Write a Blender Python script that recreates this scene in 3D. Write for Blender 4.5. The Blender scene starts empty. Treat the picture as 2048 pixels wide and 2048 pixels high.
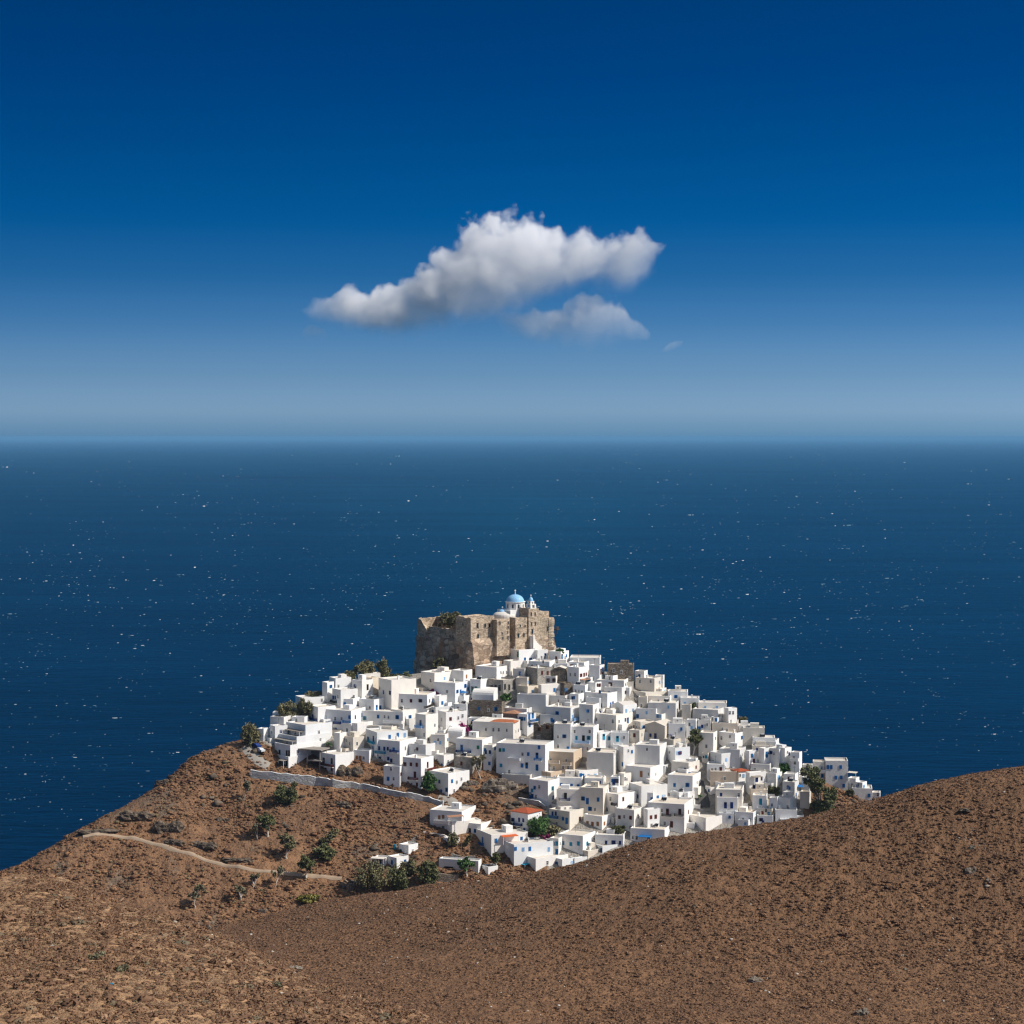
import bpy, bmesh, math, random
import numpy as np
from mathutils import Vector, Matrix
random.seed(7); RNG = np.random.default_rng(11)
sc = bpy.context.scene
COL = sc.collection
# ------------------------------------------------------------------ camera
F, CAMZ, HORIZON = 4000.0, 190.0, 873.0
PITCH = math.atan((1024 - HORIZON) / F)
CAM = np.array([0.0, 0.0, CAMZ])
cd = bpy.data.cameras.new('camera'); cam = bpy.data.objects.new('camera', cd); COL.objects.link(cam)
cd.sensor_width = 36; cd.lens = 36 * F / 2048; cd.clip_start = 1; cd.clip_end = 2e6
cam.location = CAM; cam.rotation_euler = (math.pi / 2 - PITCH, 0, 0)
sc.camera = cam
cp, sp = math.cos(PITCH), math.sin(PITCH)

def ray(px, py):
    """direction through a photo pixel (2048 frame), scaled to unit forward (Y) distance"""
    px = np.asarray(px, float); py = np.asarray(py, float)
    x = (px - 1024) / F; y = -(py - 1024) / F
    Y = cp + y * sp; Z = -sp + y * cp
    return x / Y, Z / Y
def at(px, py, d):
    a, b = ray(px, py)
    return np.array([a * d, d, CAMZ + b * d])
def pix(p):
    v = (np.asarray(p[0], float), np.asarray(p[1], float), np.asarray(p[2], float) - CAMZ)
    f = v[1] * cp - v[2] * sp; u = v[1] * sp + v[2] * cp
    return 1024 + F * v[0] / f, 1024 - F * u / f

# ------------------------------------------------------------------ helpers
def tag(o, label=None, cat=None, group=None, kind=None):
    if label: o['label'] = label
    if cat: o['category'] = cat
    if group: o['group'] = group
    if kind: o['kind'] = kind
    return o
def empty(name, loc, rz=0.0):
    o = bpy.data.objects.new(name, None); COL.objects.link(o)
    o.location = loc; o.rotation_euler = (0, 0, rz); o.empty_display_size = 1
    return o
class MB:
    def __init__(s): s.v = []; s.f = []; s.m = []
    def quad(s, pts, m=0):
        n = len(s.v); s.v += [tuple(p) for p in pts]; s.f.append(tuple(range(n, n + len(pts)))); s.m.append(m)
    def box(s, x0, x1, y0, y1, z0, z1, m=0, skip=''):
        a = [(x0,y0,z0),(x1,y0,z0),(x1,y1,z0),(x0,y1,z0),(x0,y0,z1),(x1,y0,z1),(x1,y1,z1),(x0,y1,z1)]
        for k, idx in (('b',(3,2,1,0)),('t',(4,5,6,7)),('f',(0,1,5,4)),('r',(1,2,6,5)),('k',(2,3,7,6)),('l',(3,0,4,7))):
            if k not in skip: s.quad([a[i] for i in idx], m)
    def tube(s, p, q, r0, r1, n=6, m=0):
        p = Vector(p); q = Vector(q); d = (q - p).normalized()
        a = d.orthogonal().normalized(); b = d.cross(a)
        k = len(s.v)
        for c, r in ((p, r0), (q, r1)):
            for i in range(n):
                t = 2 * math.pi * i / n
                s.v.append(tuple(c + a * (r * math.cos(t)) + b * (r * math.sin(t))))
        for i in range(n):
            j = (i + 1) % n
            s.f.append((k + i, k + j, k + n + j, k + n + i)); s.m.append(m)
        s.f.append(tuple(k + n + i for i in range(n))); s.m.append(m)
    def build(s, name, mats, parent=None, smooth=False):
        me = bpy.data.meshes.new(name)
        me.from_pydata(s.v, [], s.f)
        for mt in (mats if isinstance(mats, (list, tuple)) else [mats]): me.materials.append(mt)
        if any(s.m): me.polygons.foreach_set('material_index', s.m)
        if smooth: me.polygons.foreach_set('use_smooth', [True] * len(s.f))
        me.update()
        return put(name, me, parent)
def put(name, me, parent=None):
    o = bpy.data.objects.new(name, me); COL.objects.link(o)
    if parent is not None: o.parent = parent
    return o
def np_mesh(name, V, Fc, mats, smooth=False, mi=None):
    """V (n,3), Fc (m,k) equal-sized faces"""
    me = bpy.data.meshes.new(name)
    V = np.asarray(V, np.float32); Fc = np.asarray(Fc, np.int32)
    k = Fc.shape[1]
    me.vertices.add(len(V)); me.vertices.foreach_set('co', V.ravel())
    me.loops.add(Fc.size); me.loops.foreach_set('vertex_index', Fc.ravel())
    me.polygons.add(len(Fc)); me.polygons.foreach_set('loop_start', np.arange(0, Fc.size, k, dtype=np.int32))
    for mt in (mats if isinstance(mats, (list, tuple)) else [mats]): me.materials.append(mt)
    if mi is not None: me.polygons.foreach_set('material_index', np.asarray(mi, np.int32))
    if smooth: me.polygons.foreach_set('use_smooth', np.ones(len(Fc), bool))
    me.update(calc_edges=True); me.validate()
    return me
# value noise (numpy)
_H = np.random.default_rng(3).random((256, 256)).astype(np.float64)
def vnoise(x, y):
    xi = np.floor(x).astype(int); yi = np.floor(y).astype(int); fx = x - xi; fy = y - yi
    fx = fx * fx * (3 - 2 * fx); fy = fy * fy * (3 - 2 * fy)
    g = lambda i, j: _H[i & 255, j & 255]
    return (g(xi, yi) * (1 - fx) + g(xi + 1, yi) * fx) * (1 - fy) + (g(xi, yi + 1) * (1 - fx) + g(xi + 1, yi + 1) * fx) * fy - .5
def fbm(x, y, sc0, oct=4):
    r = 0; a = 1.0
    for k in range(oct):
        r = r + a * vnoise(x / sc0 + 17.3 * k, y / sc0 + 5.1 * k); sc0 *= .5; a *= .55
    return r
# ------------------------------------------------------------------ materials
def new_mat(name):
    m = bpy.data.materials.new(name); m.use_nodes = True
    nt = m.node_tree; b = nt.nodes['Principled BSDF']
    b.inputs['Roughness'].default_value = .9; b.inputs['Specular IOR Level'].default_value = .2
    return m, nt, b
def N(nt, t, **kw):
    n = nt.nodes.new(t)
    for k, v in kw.items():
        if k in n.inputs.keys(): n.inputs[k].default_value = v
        else: setattr(n, k, v)
    return n
def ramp(nt, fac, stops, interp='LINEAR'):
    r = nt.nodes.new('ShaderNodeValToRGB'); r.color_ramp.interpolation = interp
    e = r.color_ramp.elements
    while len(e) < len(stops): e.new(.5)
    for i, (p, c) in enumerate(stops):
        e[i].position = p; e[i].color = (*c, 1) if len(c) == 3 else c
    if fac is not None: nt.links.new(fac, r.inputs[0])
    return r
def mix(nt, fac, a, b, mode='MIX'):
    n = nt.nodes.new('ShaderNodeMix'); n.data_type = 'RGBA'; n.blend_type = mode
    for sk, v in ((n.inputs[0], fac), (n.inputs[6], a), (n.inputs[7], b)):
        if hasattr(v, 'is_output'): nt.links.new(v, sk)
        elif isinstance(v, (int, float)): sk.default_value = v
        else: sk.default_value = (*v, 1)
    return n.outputs[2]
def mth(nt, op, a, b=None, c=None, clamp=False):
    n = nt.nodes.new('ShaderNodeMath'); n.operation = op; n.use_clamp = clamp
    for i, v in enumerate((a, b, c)):
        if v is None: continue
        if hasattr(v, 'is_output'): nt.links.new(v, n.inputs[i])
        else: n.inputs[i].default_value = v
    return n.outputs[0]
def noise(nt, vec, scale, detail=4, rough=.6):
    n = N(nt, 'ShaderNodeTexNoise'); n.inputs['Scale'].default_value = scale
    n.inputs['Detail'].default_value = detail; n.inputs['Roughness'].default_value = rough
    if vec is not None: nt.links.new(vec, n.inputs['Vector'])
    return n.outputs['Fac']
def geo_pos(nt): return nt.nodes.new('ShaderNodeNewGeometry').outputs['Position']
def bump(nt, b, h, strength, dist):
    n = N(nt, 'ShaderNodeBump'); n.inputs['Strength'].default_value = strength; n.inputs['Distance'].default_value = dist
    nt.links.new(h, n.inputs['Height']); nt.links.new(n.outputs[0], b.inputs['Normal'])
def stretch(nt, v, s):
    n = N(nt, 'ShaderNodeMapping'); n.inputs['Scale'].default_value = s; nt.links.new(v, n.inputs['Vector']); return n.outputs[0]

def plaster(name, c, c2, stain):
    m, nt, b = new_mat(name)
    p = geo_pos(nt); oi = nt.nodes.new('ShaderNodeObjectInfo')
    mid = tuple((a_ + b_) / 2 for a_, b_ in zip(c, c2))
    base = ramp(nt, oi.outputs['Random'], [(0, c), (.3, c2), (.5, tuple(q * w for q, w in zip(mid, (1.02, .965, .89)))), (.75, tuple(q * w for q, w in zip(mid, (.90, .925, .95)))), (1, c)]).outputs[0]
    n1 = noise(nt, stretch(nt, p, (.9, .9, .22)), 1.0, 5, .62)   # rain streaks run down the wall
    st = ramp(nt, n1, [(.50, (0, 0, 0)), (.74, (1, 1, 1))])
    n2 = noise(nt, p, .35, 3, .5)
    pt = ramp(nt, n2, [(.35, (.94, .94, .94)), (.65, (1, 1, 1))])
    k = mix(nt, mth(nt, 'MULTIPLY', st.outputs[0], .3), base, stain)
    k = mix(nt, 1.0, k, pt.outputs[0], 'MULTIPLY')
    nt.links.new(k, b.inputs['Base Color'])
    bump(nt, b, noise(nt, p, 2.2, 3), .25, .12)
    return m
def stone(name, cols, mortar, scale=1.6, big=None):
    m, nt, b = new_mat(name)
    p = geo_pos(nt)
    d = N(nt, 'ShaderNodeTexNoise'); d.inputs['Scale'].default_value = 1.2; nt.links.new(p, d.inputs['Vector'])
    pw = N(nt, 'ShaderNodeVectorMath', operation='MULTIPLY_ADD'); nt.links.new(d.outputs['Color'], pw.inputs[0])
    pw.inputs[1].default_value = (.5, .5, .5); nt.links.new(p, pw.inputs[2])
    pv = stretch(nt, pw.outputs[0], (1, 1, 1.6))
    v = N(nt, 'ShaderNodeTexVoronoi'); v.inputs['Scale'].default_value = scale; nt.links.new(pv, v.inputs['Vector'])
    e = N(nt, 'ShaderNodeTexVoronoi', feature='DISTANCE_TO_EDGE'); e.inputs['Scale'].default_value = scale; nt.links.new(pv, e.inputs['Vector'])
    sx = N(nt, 'ShaderNodeSeparateColor'); nt.links.new(v.outputs['Color'], sx.inputs[0])
    c = ramp(nt, sx.outputs[0], [(i / (len(cols) - 1), q) for i, q in enumerate(cols)])
    mo = ramp(nt, e.outputs['Distance'], [(.0, (1, 1, 1)), (.09, (0, 0, 0))])
    k = mix(nt, mth(nt, 'MULTIPLY', mo.outputs[0], .7), c.outputs[0], mortar)
    n2 = ramp(nt, noise(nt, p, .22, 4), [(.3, (.62, .62, .62)), (.68, (1.1, 1.08, 1.05))])
    k = mix(nt, 1.0, k, n2.outputs[0], 'MULTIPLY')
    if big is not None:
        n3 = ramp(nt, noise(nt, stretch(nt, p, (.25, .25, .06)), 1, 3), [(.54, (0, 0, 0)), (.66, (1, 1, 1))])
        k = mix(nt, mth(nt, 'MULTIPLY', n3.outputs[0], .75), k, big)
    nt.links.new(k, b.inputs['Base Color'])
    bump(nt, b, mth(nt, 'ADD', e.outputs['Distance'], noise(nt, p, 3.0)), .8, .3)
    return m
def paint(name, c, rough=.6, var=.25):
    m, nt, b = new_mat(name); b.inputs['Roughness'].default_value = rough
    p = geo_pos(nt); oi = nt.nodes.new('ShaderNodeObjectInfo')
    r = ramp(nt, oi.outputs['Random'], [(0, tuple(x * (1 - var) for x in c)), (1, tuple(min(1, x * (1 + var)) for x in c))])
    n2 = ramp(nt, noise(nt, p, 3.0, 3), [(.3, (.8, .8, .8)), (.7, (1.1, 1.1, 1.1))])
    nt.links.new(mix(nt, 1.0, r.outputs[0], n2.outputs[0], 'MULTIPLY'), b.inputs['Base Color'])
    return m
M = {}
M['w'] = plaster('whitewash', (.88, .865, .835), (.83, .825, .81), (.66, .61, .55))
M['g'] = plaster('grey_whitewash', (.76, .745, .715), (.70, .695, .68), (.52, .49, .45))
M['c'] = plaster('cream_render', (.74, .68, .58), (.68, .62, .54), (.48, .42, .35))
M['b'] = plaster('beige_render', (.60, .48, .35), (.55, .45, .36), (.40, .33, .26))
M['p'] = plaster('plum_render', (.16, .11, .11), (.18, .13, .12), (.10, .08, .08))
M['h'] = stone('grey_rubble_wall', [(.30, .28, .25), (.42, .39, .35), (.50, .46, .41)], (.40, .38, .34), 1.8)
M['s'] = stone('dark_rubble_wall', [(.15, .125, .10), (.24, .20, .16), (.33, .28, .22)], (.14, .12, .10), 1.6)
M['castle'] = stone('castle_stone', [(.31, .235, .17), (.53, .415, .305), (.70, .57, .43)], (.35, .265, .19), 1.25, None)
M['stained'] = stone('stained_castle_stone', [(.32, .25, .18), (.50, .41, .30), (.62, .52, .40)], (.32, .24, .16), 1.3, (.58, .28, .06))
M['wallstone'] = stone('lime_washed_rubble', [(.44, .45, .45), (.54, .545, .54), (.62, .62, .61)], (.40, .40, .39), .55, (.36, .35, .32))
M['roof'] = plaster('cement_roof', (.70, .64, .56), (.62, .58, .53), (.42, .38, .33))
M['blue'] = paint('blue_paint', (.012, .13, .36)); M['navy'] = paint('navy_paint', (.012, .035, .16))
M['teal'] = paint('turquoise_paint', (.015, .27, .42)); M['light'] = paint('pale_blue_paint', (.26, .46, .72))
M['red'] = paint('dark_red_wood', (.11, .025, .018)); M['orange'] = paint('orange_brown_wood', (.30, .13, .05))
M['dark'] = paint('dark_wood', (.05, .04, .035)); M['green'] = paint('green_paint', (.015, .17, .11)); M['grey'] = paint('grey_paint', (.22, .23, .23))
M['whitep'] = paint('white_paint', (.80, .79, .77), .6, .05)
M['awnorange'] = paint('orange_canvas', (.62, .13, .035), .8, .05)
M['iron'] = paint('dark_iron', (.04, .04, .045), .5)
def glass_mat():
    m, nt, b = new_mat('window_glass'); b.inputs['Base Color'].default_value = (.012, .014, .018, 1)
    b.inputs['Roughness'].default_value = .12; b.inputs['Specular IOR Level'].default_value = .5
    return m
M['glass'] = glass_mat()
def tile_mat(name, c, c2):
    m, nt, b = new_mat(name)
    tc = nt.nodes.new('ShaderNodeTexCoord')
    w = N(nt, 'ShaderNodeTexWave', wave_type='BANDS', bands_direction='X'); w.inputs['Scale'].default_value = 1.3; w.inputs['Distortion'].default_value = .4
    nt.links.new(tc.outputs['Object'], w.inputs['Vector'])
    n = noise(nt, tc.outputs['Object'], 2.5, 4)
    r = ramp(nt, n, [(.3, c), (.7, c2)])
    k = mix(nt, mth(nt, 'MULTIPLY', w.outputs['Fac'], .35), r.outputs[0], tuple(x * .4 for x in c))
    nt.links.new(k, b.inputs['Base Color']); bump(nt, b, w.outputs['Fac'], .6, .1)
    return m
M['tile_o'] = tile_mat('orange_roof_tiles', (.44, .125, .05), (.52, .19, .09))
M['tile_r'] = tile_mat('red_roof_tiles', (.38, .075, .03), (.48, .13, .06))
M['tile_b'] = tile_mat('brown_roof_tiles', (.38, .19, .11), (.50, .28, .18))
def ground_mat(name, soil, soil2, scrub, grass, town=None, sscale=1.0):
    m, nt, b = new_mat(name)
    p = geo_pos(nt)
    a = ramp(nt, noise(nt, p, .045, 5), [(.36, soil), (.64, soil2)])
    g = ramp(nt, noise(nt, stretch(nt, p, (1, 1, .4)), .55 * sscale, 5, .65), [(.42, (0, 0, 0)), (.60, (1, 1, 1))])
    k = mix(nt, mth(nt, 'MULTIPLY', g.outputs[0], .62), a.outputs[0], scrub)
    f = ramp(nt, noise(nt, p, 2.6 * sscale, 4, .7), [(.50, (0, 0, 0)), (.68, (1, 1, 1))])
    k = mix(nt, mth(nt, 'MULTIPLY', f.outputs[0], .55), k, grass)
    s = ramp(nt, noise(nt, p, 5.5 * sscale, 2, .5), [(.735, (0, 0, 0)), (.76, (1, 1, 1))])   # pale stones lying in the soil
    k = mix(nt, mth(nt, 'MULTIPLY', s.outputs[0], .6), k, (.42, .38, .33))
    if town is not None:
        at_ = N(nt, 'ShaderNodeAttribute', attribute_name='town')
        tn = ramp(nt, noise(nt, p, .4, 4), [(.35, town), (.7, tuple(x * .6 for x in town))])
        k = mix(nt, at_.outputs['Fac'], k, tn.outputs[0])
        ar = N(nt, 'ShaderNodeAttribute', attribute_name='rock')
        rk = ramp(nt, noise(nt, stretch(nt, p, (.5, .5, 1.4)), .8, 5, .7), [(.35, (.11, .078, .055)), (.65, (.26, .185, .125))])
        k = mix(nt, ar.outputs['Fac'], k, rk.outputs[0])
    nt.links.new(k, b.inputs['Base Color'])
    bump(nt, b, mth(nt, 'ADD', noise(nt, p, 1.1, 5, .7), mth(nt, 'MULTIPLY', g.outputs[0], .8)), 1.0, .5)
    return m
M['hill'] = ground_mat('dry_grass_hillside', (.275, .15, .08), (.20, .115, .068), (.11, .064, .04), (.42, .23, .11), (.40, .365, .32), .6)
M['fore'] = ground_mat('dark_heath_soil', (.275, .15, .078), (.20, .11, .06), (.14, .08, .046), (.34, .185, .098), None, 1.0)
M['near'] = ground_mat('pale_dusty_soil', (.44, .265, .143), (.38, .228, .124), (.30, .18, .104), (.48, .30, .166), None, 1.6)
def scrub_mat(name, stops):
    m, nt, b = new_mat(name); g = nt.nodes.new('ShaderNodeNewGeometry')
    r = ramp(nt, g.outputs['Random Per Island'], stops)
    n = ramp(nt, noise(nt, g.outputs['Position'], 6, 2), [(.3, (.75, .75, .75)), (.7, (1.2, 1.2, 1.2))])
    nt.links.new(mix(nt, 1.0, r.outputs[0], n.outputs[0], 'MULTIPLY'), b.inputs['Base Color'])
    return m
M['scrub_near'] = scrub_mat('dry_scrub_twigs', [(0, (.135, .076, .046)), (.5, (.19, .107, .062)), (.85, (.26, .15, .085)), (.95, (.13, .11, .07)), (1, (.34, .21, .125))])
M['scrub_fore'] = scrub_mat('dark_scrub_twigs', [(0, (.12, .07, .046)), (.5, (.175, .10, .06)), (.9, (.24, .135, .074)), (1, (.30, .175, .10))])
M['scrub_hill'] = scrub_mat('hillside_scrub_twigs', [(0, (.11, .06, .038)), (.5, (.19, .10, .056)), (.85, (.30, .16, .08)), (1, (.13, .12, .065))])
M['pale_stone'] = scrub_mat('pale_field_stones', [(0, (.30, .25, .20)), (.6, (.42, .37, .31)), (1, (.60, .56, .50))])
def leaf_mat(name, a, b_, c):
    m, nt, b = new_mat(name); g = nt.nodes.new('ShaderNodeNewGeometry')
    r = ramp(nt, g.outputs['Random Per Island'], [(0, a), (.5, b_), (1, c)])
    n = ramp(nt, noise(nt, g.outputs['Position'], .9, 2), [(.3, (.6, .6, .6)), (.7, (1.25, 1.25, 1.2))])
    nt.links.new(mix(nt, 1.0, r.outputs[0], n.outputs[0], 'MULTIPLY'), b.inputs['Base Color'])
    b.inputs['Roughness'].default_value = .7
    return m
M['olive'] = leaf_mat('grey_olive_leaves', (.14, .135, .07), (.20, .185, .095), (.28, .25, .14))
M['darkleaf'] = leaf_mat('dark_green_leaves', (.075, .085, .038), (.13, .14, .062), (.20, .20, .09))
M['pine'] = leaf_mat('bright_green_needles', (.045, .10, .028), (.08, .16, .045), (.14, .23, .075))
M['greyleaf'] = leaf_mat('sparse_grey_leaves', (.16, .145, .09), (.22, .20, .125), (.30, .27, .17))
M['yellowleaf'] = leaf_mat('yellow_green_leaves', (.15, .15, .035), (.22, .20, .05), (.28, .25, .08))
M['pinkleaf'] = leaf_mat('magenta_blossom', (.22, .015, .10), (.34, .03, .17), (.42, .06, .22))
M['bark'] = paint('grey_bark', (.20, .165, .125), .9); M['palebark'] = paint('pale_bark', (.62, .56, .48), .9)
M['asphalt'] = plaster('old_asphalt', (.085, .082, .08), (.085, .082, .08), (.14, .13, .12))
M['path'] = plaster('pale_dirt_track', (.42, .31, .215), (.40, .30, .21), (.27, .18, .11))
M['road'] = plaster('worn_concrete_road', (.34, .31, .27), (.34, .31, .27), (.20, .16, .12))
M['boulder'] = stone('field_boulder', [(.16, .13, .10), (.24, .20, .16), (.30, .26, .21)], (.2, .17, .14), .8)
M['cliff'] = stone('castle_rock', [(.25, .175, .122), (.46, .345, .25), (.64, .50, .37)], (.17, .125, .095), .34, (.40, .19, .085))
M['darkrock'] = stone('dark_schist', [(.09, .072, .055), (.15, .115, .085), (.22, .17, .125)], (.08, .064, .05), .7)
M['dome'] = paint('sky_blue_dome', (.27, .53, .79), .45, .02)
M['concrete'] = plaster('bare_concrete', (.30, .27, .24), (.30, .27, .24), (.2, .18, .16))
m_, nt_, b_ = new_mat('sea_foam'); g_ = nt_.nodes.new('ShaderNodeNewGeometry')
nt_.links.new(ramp(nt_, g_.outputs['Random Per Island'], [(0, (.015, .075, .14)), (.62, (.08, .17, .24)), (.9, (.26, .33, .38)), (1, (.66, .69, .70))]).outputs[0], b_.inputs['Base Color']); M['foam'] = m_
# ------------------------------------------------------------------ terrain
class TPS:
    def __init__(s, pts, smooth=0.0):
        pts = np.array(pts, float); s.c = pts[:, :2].copy(); s.mu = s.c.mean(0); s.sc = 100.0
        c = (s.c - s.mu) / s.sc; n = len(c)
        r2 = ((c[:, None] - c[None]) ** 2).sum(-1)
        K = np.where(r2 > 0, .5 * r2 * np.log(np.maximum(r2, 1e-20)), 0) + np.eye(n) * smooth
        P = np.c_[np.ones(n), c]
        A = np.block([[K, P], [P.T, np.zeros((3, 3))]])
        s.w = np.linalg.solve(A, np.r_[pts[:, 2], 0, 0, 0]); s.cn = c
    def __call__(s, x, y):
        x = np.asarray(x, float); y = np.asarray(y, float); sh = x.shape
        X = (x.ravel() - s.mu[0]) / s.sc; Y = (y.ravel() - s.mu[1]) / s.sc
        out = s.w[-3] + s.w[-2] * X + s.w[-1] * Y
        for (cx, cy), w in zip(s.cn, s.w):
            r2 = (X - cx) ** 2 + (Y - cy) ** 2
            out += w * .5 * r2 * np.log(np.maximum(r2, 1e-20))
        return out.reshape(sh)
def dplan(px, py):
    return (85.4 + 385.3) / (-ray(px, py)[1] + .53)
VA = []
def anchor(L, px, py, d, back=()):
    p = at(px, py, d); L.append(p)
    for dd, dz in back:
        q = p * 1.0; q[0] *= (d + dd) / d; q[1] += dd; q[2] -= dz; L.append(q)
RIDGE = [(-260, 1830), (-120, 1795), (0, 1748), (60, 1722), (130, 1680), (200, 1645), (280, 1602), (340, 1560), (400, 1512), (450, 1495), (500, 1490), (560, 1448),
         (640, 1400), (720, 1372), (830, 1348), (940, 1345), (1060, 1338), (1150, 1340), (1250, 1352), (1340, 1395), (1450, 1438), (1540, 1480),
         (1600, 1528), (1660, 1568), (1740, 1610), (1850, 1670), (2000, 1760)]
for x, y in RIDGE: anchor(VA, x, y, float(dplan(x, y)), ((22, 9), (70, 52), (130, 110)))
for y in (1420, 1500, 1580, 1660, 1740, 1820, 1900):
    for x in range(-100, 1950, 175):
        ry = np.interp(x, [r[0] for r in RIDGE], [r[1] for r in RIDGE])
        if y > ry + 40: anchor(VA, x, y, float(dplan(x, y)))
for x in (-300, 200, 700, 1200, 1700, 2200): VA.append(at(x, 2048, 540))
V = TPS(VA, 1e-4)
RA = []
for x, y, d in [(350, 1850, 440), (470, 1842, 428), (560, 1822, 420), (640, 1802, 412), (760, 1785, 400), (880, 1768, 387), (1000, 1753, 373), (1062, 1745, 367), (1139, 1729, 359), (1259, 1690, 350), (1400, 1662, 342),
                (1500, 1647, 338), (1600, 1628, 335), (1700, 1608, 333), (1780, 1590, 331), (1855, 1566, 329), (1950, 1549, 327), (2060, 1532, 325), (2250, 1508, 322), (2500, 1486, 318)]:
    y += 14
    anchor(RA, x, y, d, ((14, 2.2), (40, 17), (90, 55)))
for x, y, d in [(800, 2048, 275), (1200, 2048, 270), (1600, 2048, 265), (2048, 2048, 260), (2500, 2048, 255), (400, 2048, 285), (700, 1900, 340), (1000, 1880, 322),
                (1400, 1870, 302), (1800, 1850, 296), (2300, 1830, 288), (450, 1930, 345), (1000, 2350, 205), (2048, 2350, 200), (200, 2250, 230)]:
    anchor(RA, x, y, d)
R_ = TPS(RA, 1e-4)
LA = []
for x, y, d in [(-400, 1722, 210), (-200, 1734, 205), (0, 1746, 200), (70, 1746, 198), (130, 1753, 196), (180, 1778, 193), (230, 1800, 190), (330, 1833, 186), (400, 1852, 183), (450, 1871, 180), (510, 1902, 176),
                (560, 1930, 172), (630, 1962, 168), (700, 1990, 165), (790, 2020, 161), (880, 2050, 158), (1000, 2150, 150)]:
    y += 13
    anchor(LA, x, y, d, ((7, 1.2), (22, 9), (60, 38)))
for x, y, d in [(0, 2048, 143), (300, 2048, 146), (600, 2048, 152), (0, 1900, 168), (200, 1920, 164), (400, 1965, 160), (0, 2300, 122), (600, 2300, 126), (-400, 1900, 172), (-400, 2200, 130), (900, 2250, 138)]:
    anchor(LA, x, y, d)
L_ = TPS(LA, 1e-4)

NV = lambda x, y: fbm(x, y, 30, 3) * 2.2 + fbm(x + 50, y, 6, 3) * .8
NR = lambda x, y: fbm(x, y, 22, 3) * .9 + fbm(x + 9, y, 3.0, 3) * .28
NL = lambda x, y: fbm(x, y, 14, 3) * .55 + fbm(x + 9, y, 2.0, 3) * .22
TOWN = np.array([(508, 1480), (560, 1440), (640, 1380), (720, 1350), (830, 1335), (1150, 1325), (1270, 1330), (1350, 1390), (1480, 1420), (1600, 1490), (1618, 1530), (1612, 1600), (1600, 1650), (1500, 1700), (1200, 1760), (1100, 1745), (1080, 1690), (1090, 1620), (1035, 1540), (990, 1528), (900, 1515), (800, 1530), (700, 1510), (560, 1500)], float)
def inside(px, py, poly):
    r = np.zeros(px.shape, bool); n = len(poly)
    for i in range(n):
        (x0, y0), (x1, y1) = poly[i], poly[(i + 1) % n]
        c = ((y0 > py) != (y1 > py)) & (px < (x1 - x0) * (py - y0) / (y1 - y0 + 1e-9) + x0); r ^= c
    return r
def vz(x, y):
    """village hill height with its small relief (none under the houses)"""
    z = V(x, y)
    return z + NV(x, y) * townfade(x, y, z)
def townfade(x, y, z):
    px, py = pix((x, y, z))
    return np.where(inside(px, py, TOWN), .25, 1.0)
def grid_hill(name, fn, a0, a1, y0, y1, na, ny, mat, label_attr=None):
    A = np.linspace(a0, a1, na); Y = np.linspace(y0, y1, ny)
    AA, YY = np.meshgrid(A, Y); XX = AA * YY
    ZZ = fn(XX, YY)
    ZZ = np.maximum(ZZ, -2.5)
    Vv = np.stack([XX, YY, ZZ], -1).reshape(-1, 3)
    i = np.arange(ny - 1)[:, None] * na + np.arange(na - 1)[None]
    Fc = np.stack([i, i + 1, i + na + 1, i + na], -1).reshape(-1, 4)
    me = np_mesh(name, Vv, Fc, mat, True)
    return put(name, me), me, Vv
village_hill, vme, VV = grid_hill('village_hill', vz, -.40, .40, 500, 900, 700, 420, M['hill'])
px, py = pix(VV.T)
town = inside(px, py, TOWN).astype(np.float32)
lx = [(835, 1655), (1010, 1555)]
at1 = vme.attributes.new('town', 'FLOAT', 'POINT'); at1.data.foreach_set('value', town)
rn = fbm(VV[:, 0], VV[:, 1], 16, 4)
slope_rock = np.clip((rn - .40) * 7, 0, 1)
edge = np.interp(px, [r[0] for r in RIDGE], [r[1] for r in RIDGE])
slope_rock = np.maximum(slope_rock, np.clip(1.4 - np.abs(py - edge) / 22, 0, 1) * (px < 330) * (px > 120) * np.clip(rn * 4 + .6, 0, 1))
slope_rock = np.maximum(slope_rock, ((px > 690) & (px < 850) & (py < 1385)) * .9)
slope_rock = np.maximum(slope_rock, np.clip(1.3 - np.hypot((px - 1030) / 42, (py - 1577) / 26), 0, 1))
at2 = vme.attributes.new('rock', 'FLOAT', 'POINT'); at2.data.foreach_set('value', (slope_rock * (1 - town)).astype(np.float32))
tag(village_hill, kind='structure')
fore_hill, _, FV = grid_hill('heath_hill', lambda x, y: R_(x, y) + NR(x, y), -.24, .42, 190, 520, 620, 560, M['fore']); tag(fore_hill, kind='structure')
near_hill, _, LV = grid_hill('near_hill', lambda x, y: L_(x, y) + NL(x, y), -.42, .16, 100, 275, 560, 520, M['near']); tag(near_hill, kind='structure')
def hit(px, py, fn=None, d0=520., d1=830.):
    fn = fn or vz
    a, b = ray(px, py); d = np.arange(d0, d1, .5)
    z = fn(a * d, d); k = np.nonzero(CAMZ + b * d <= z)[0]
    i = k[0] if len(k) else int(np.argmin(CAMZ + b * d - z))
    return at(px, py, d[i])
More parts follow.
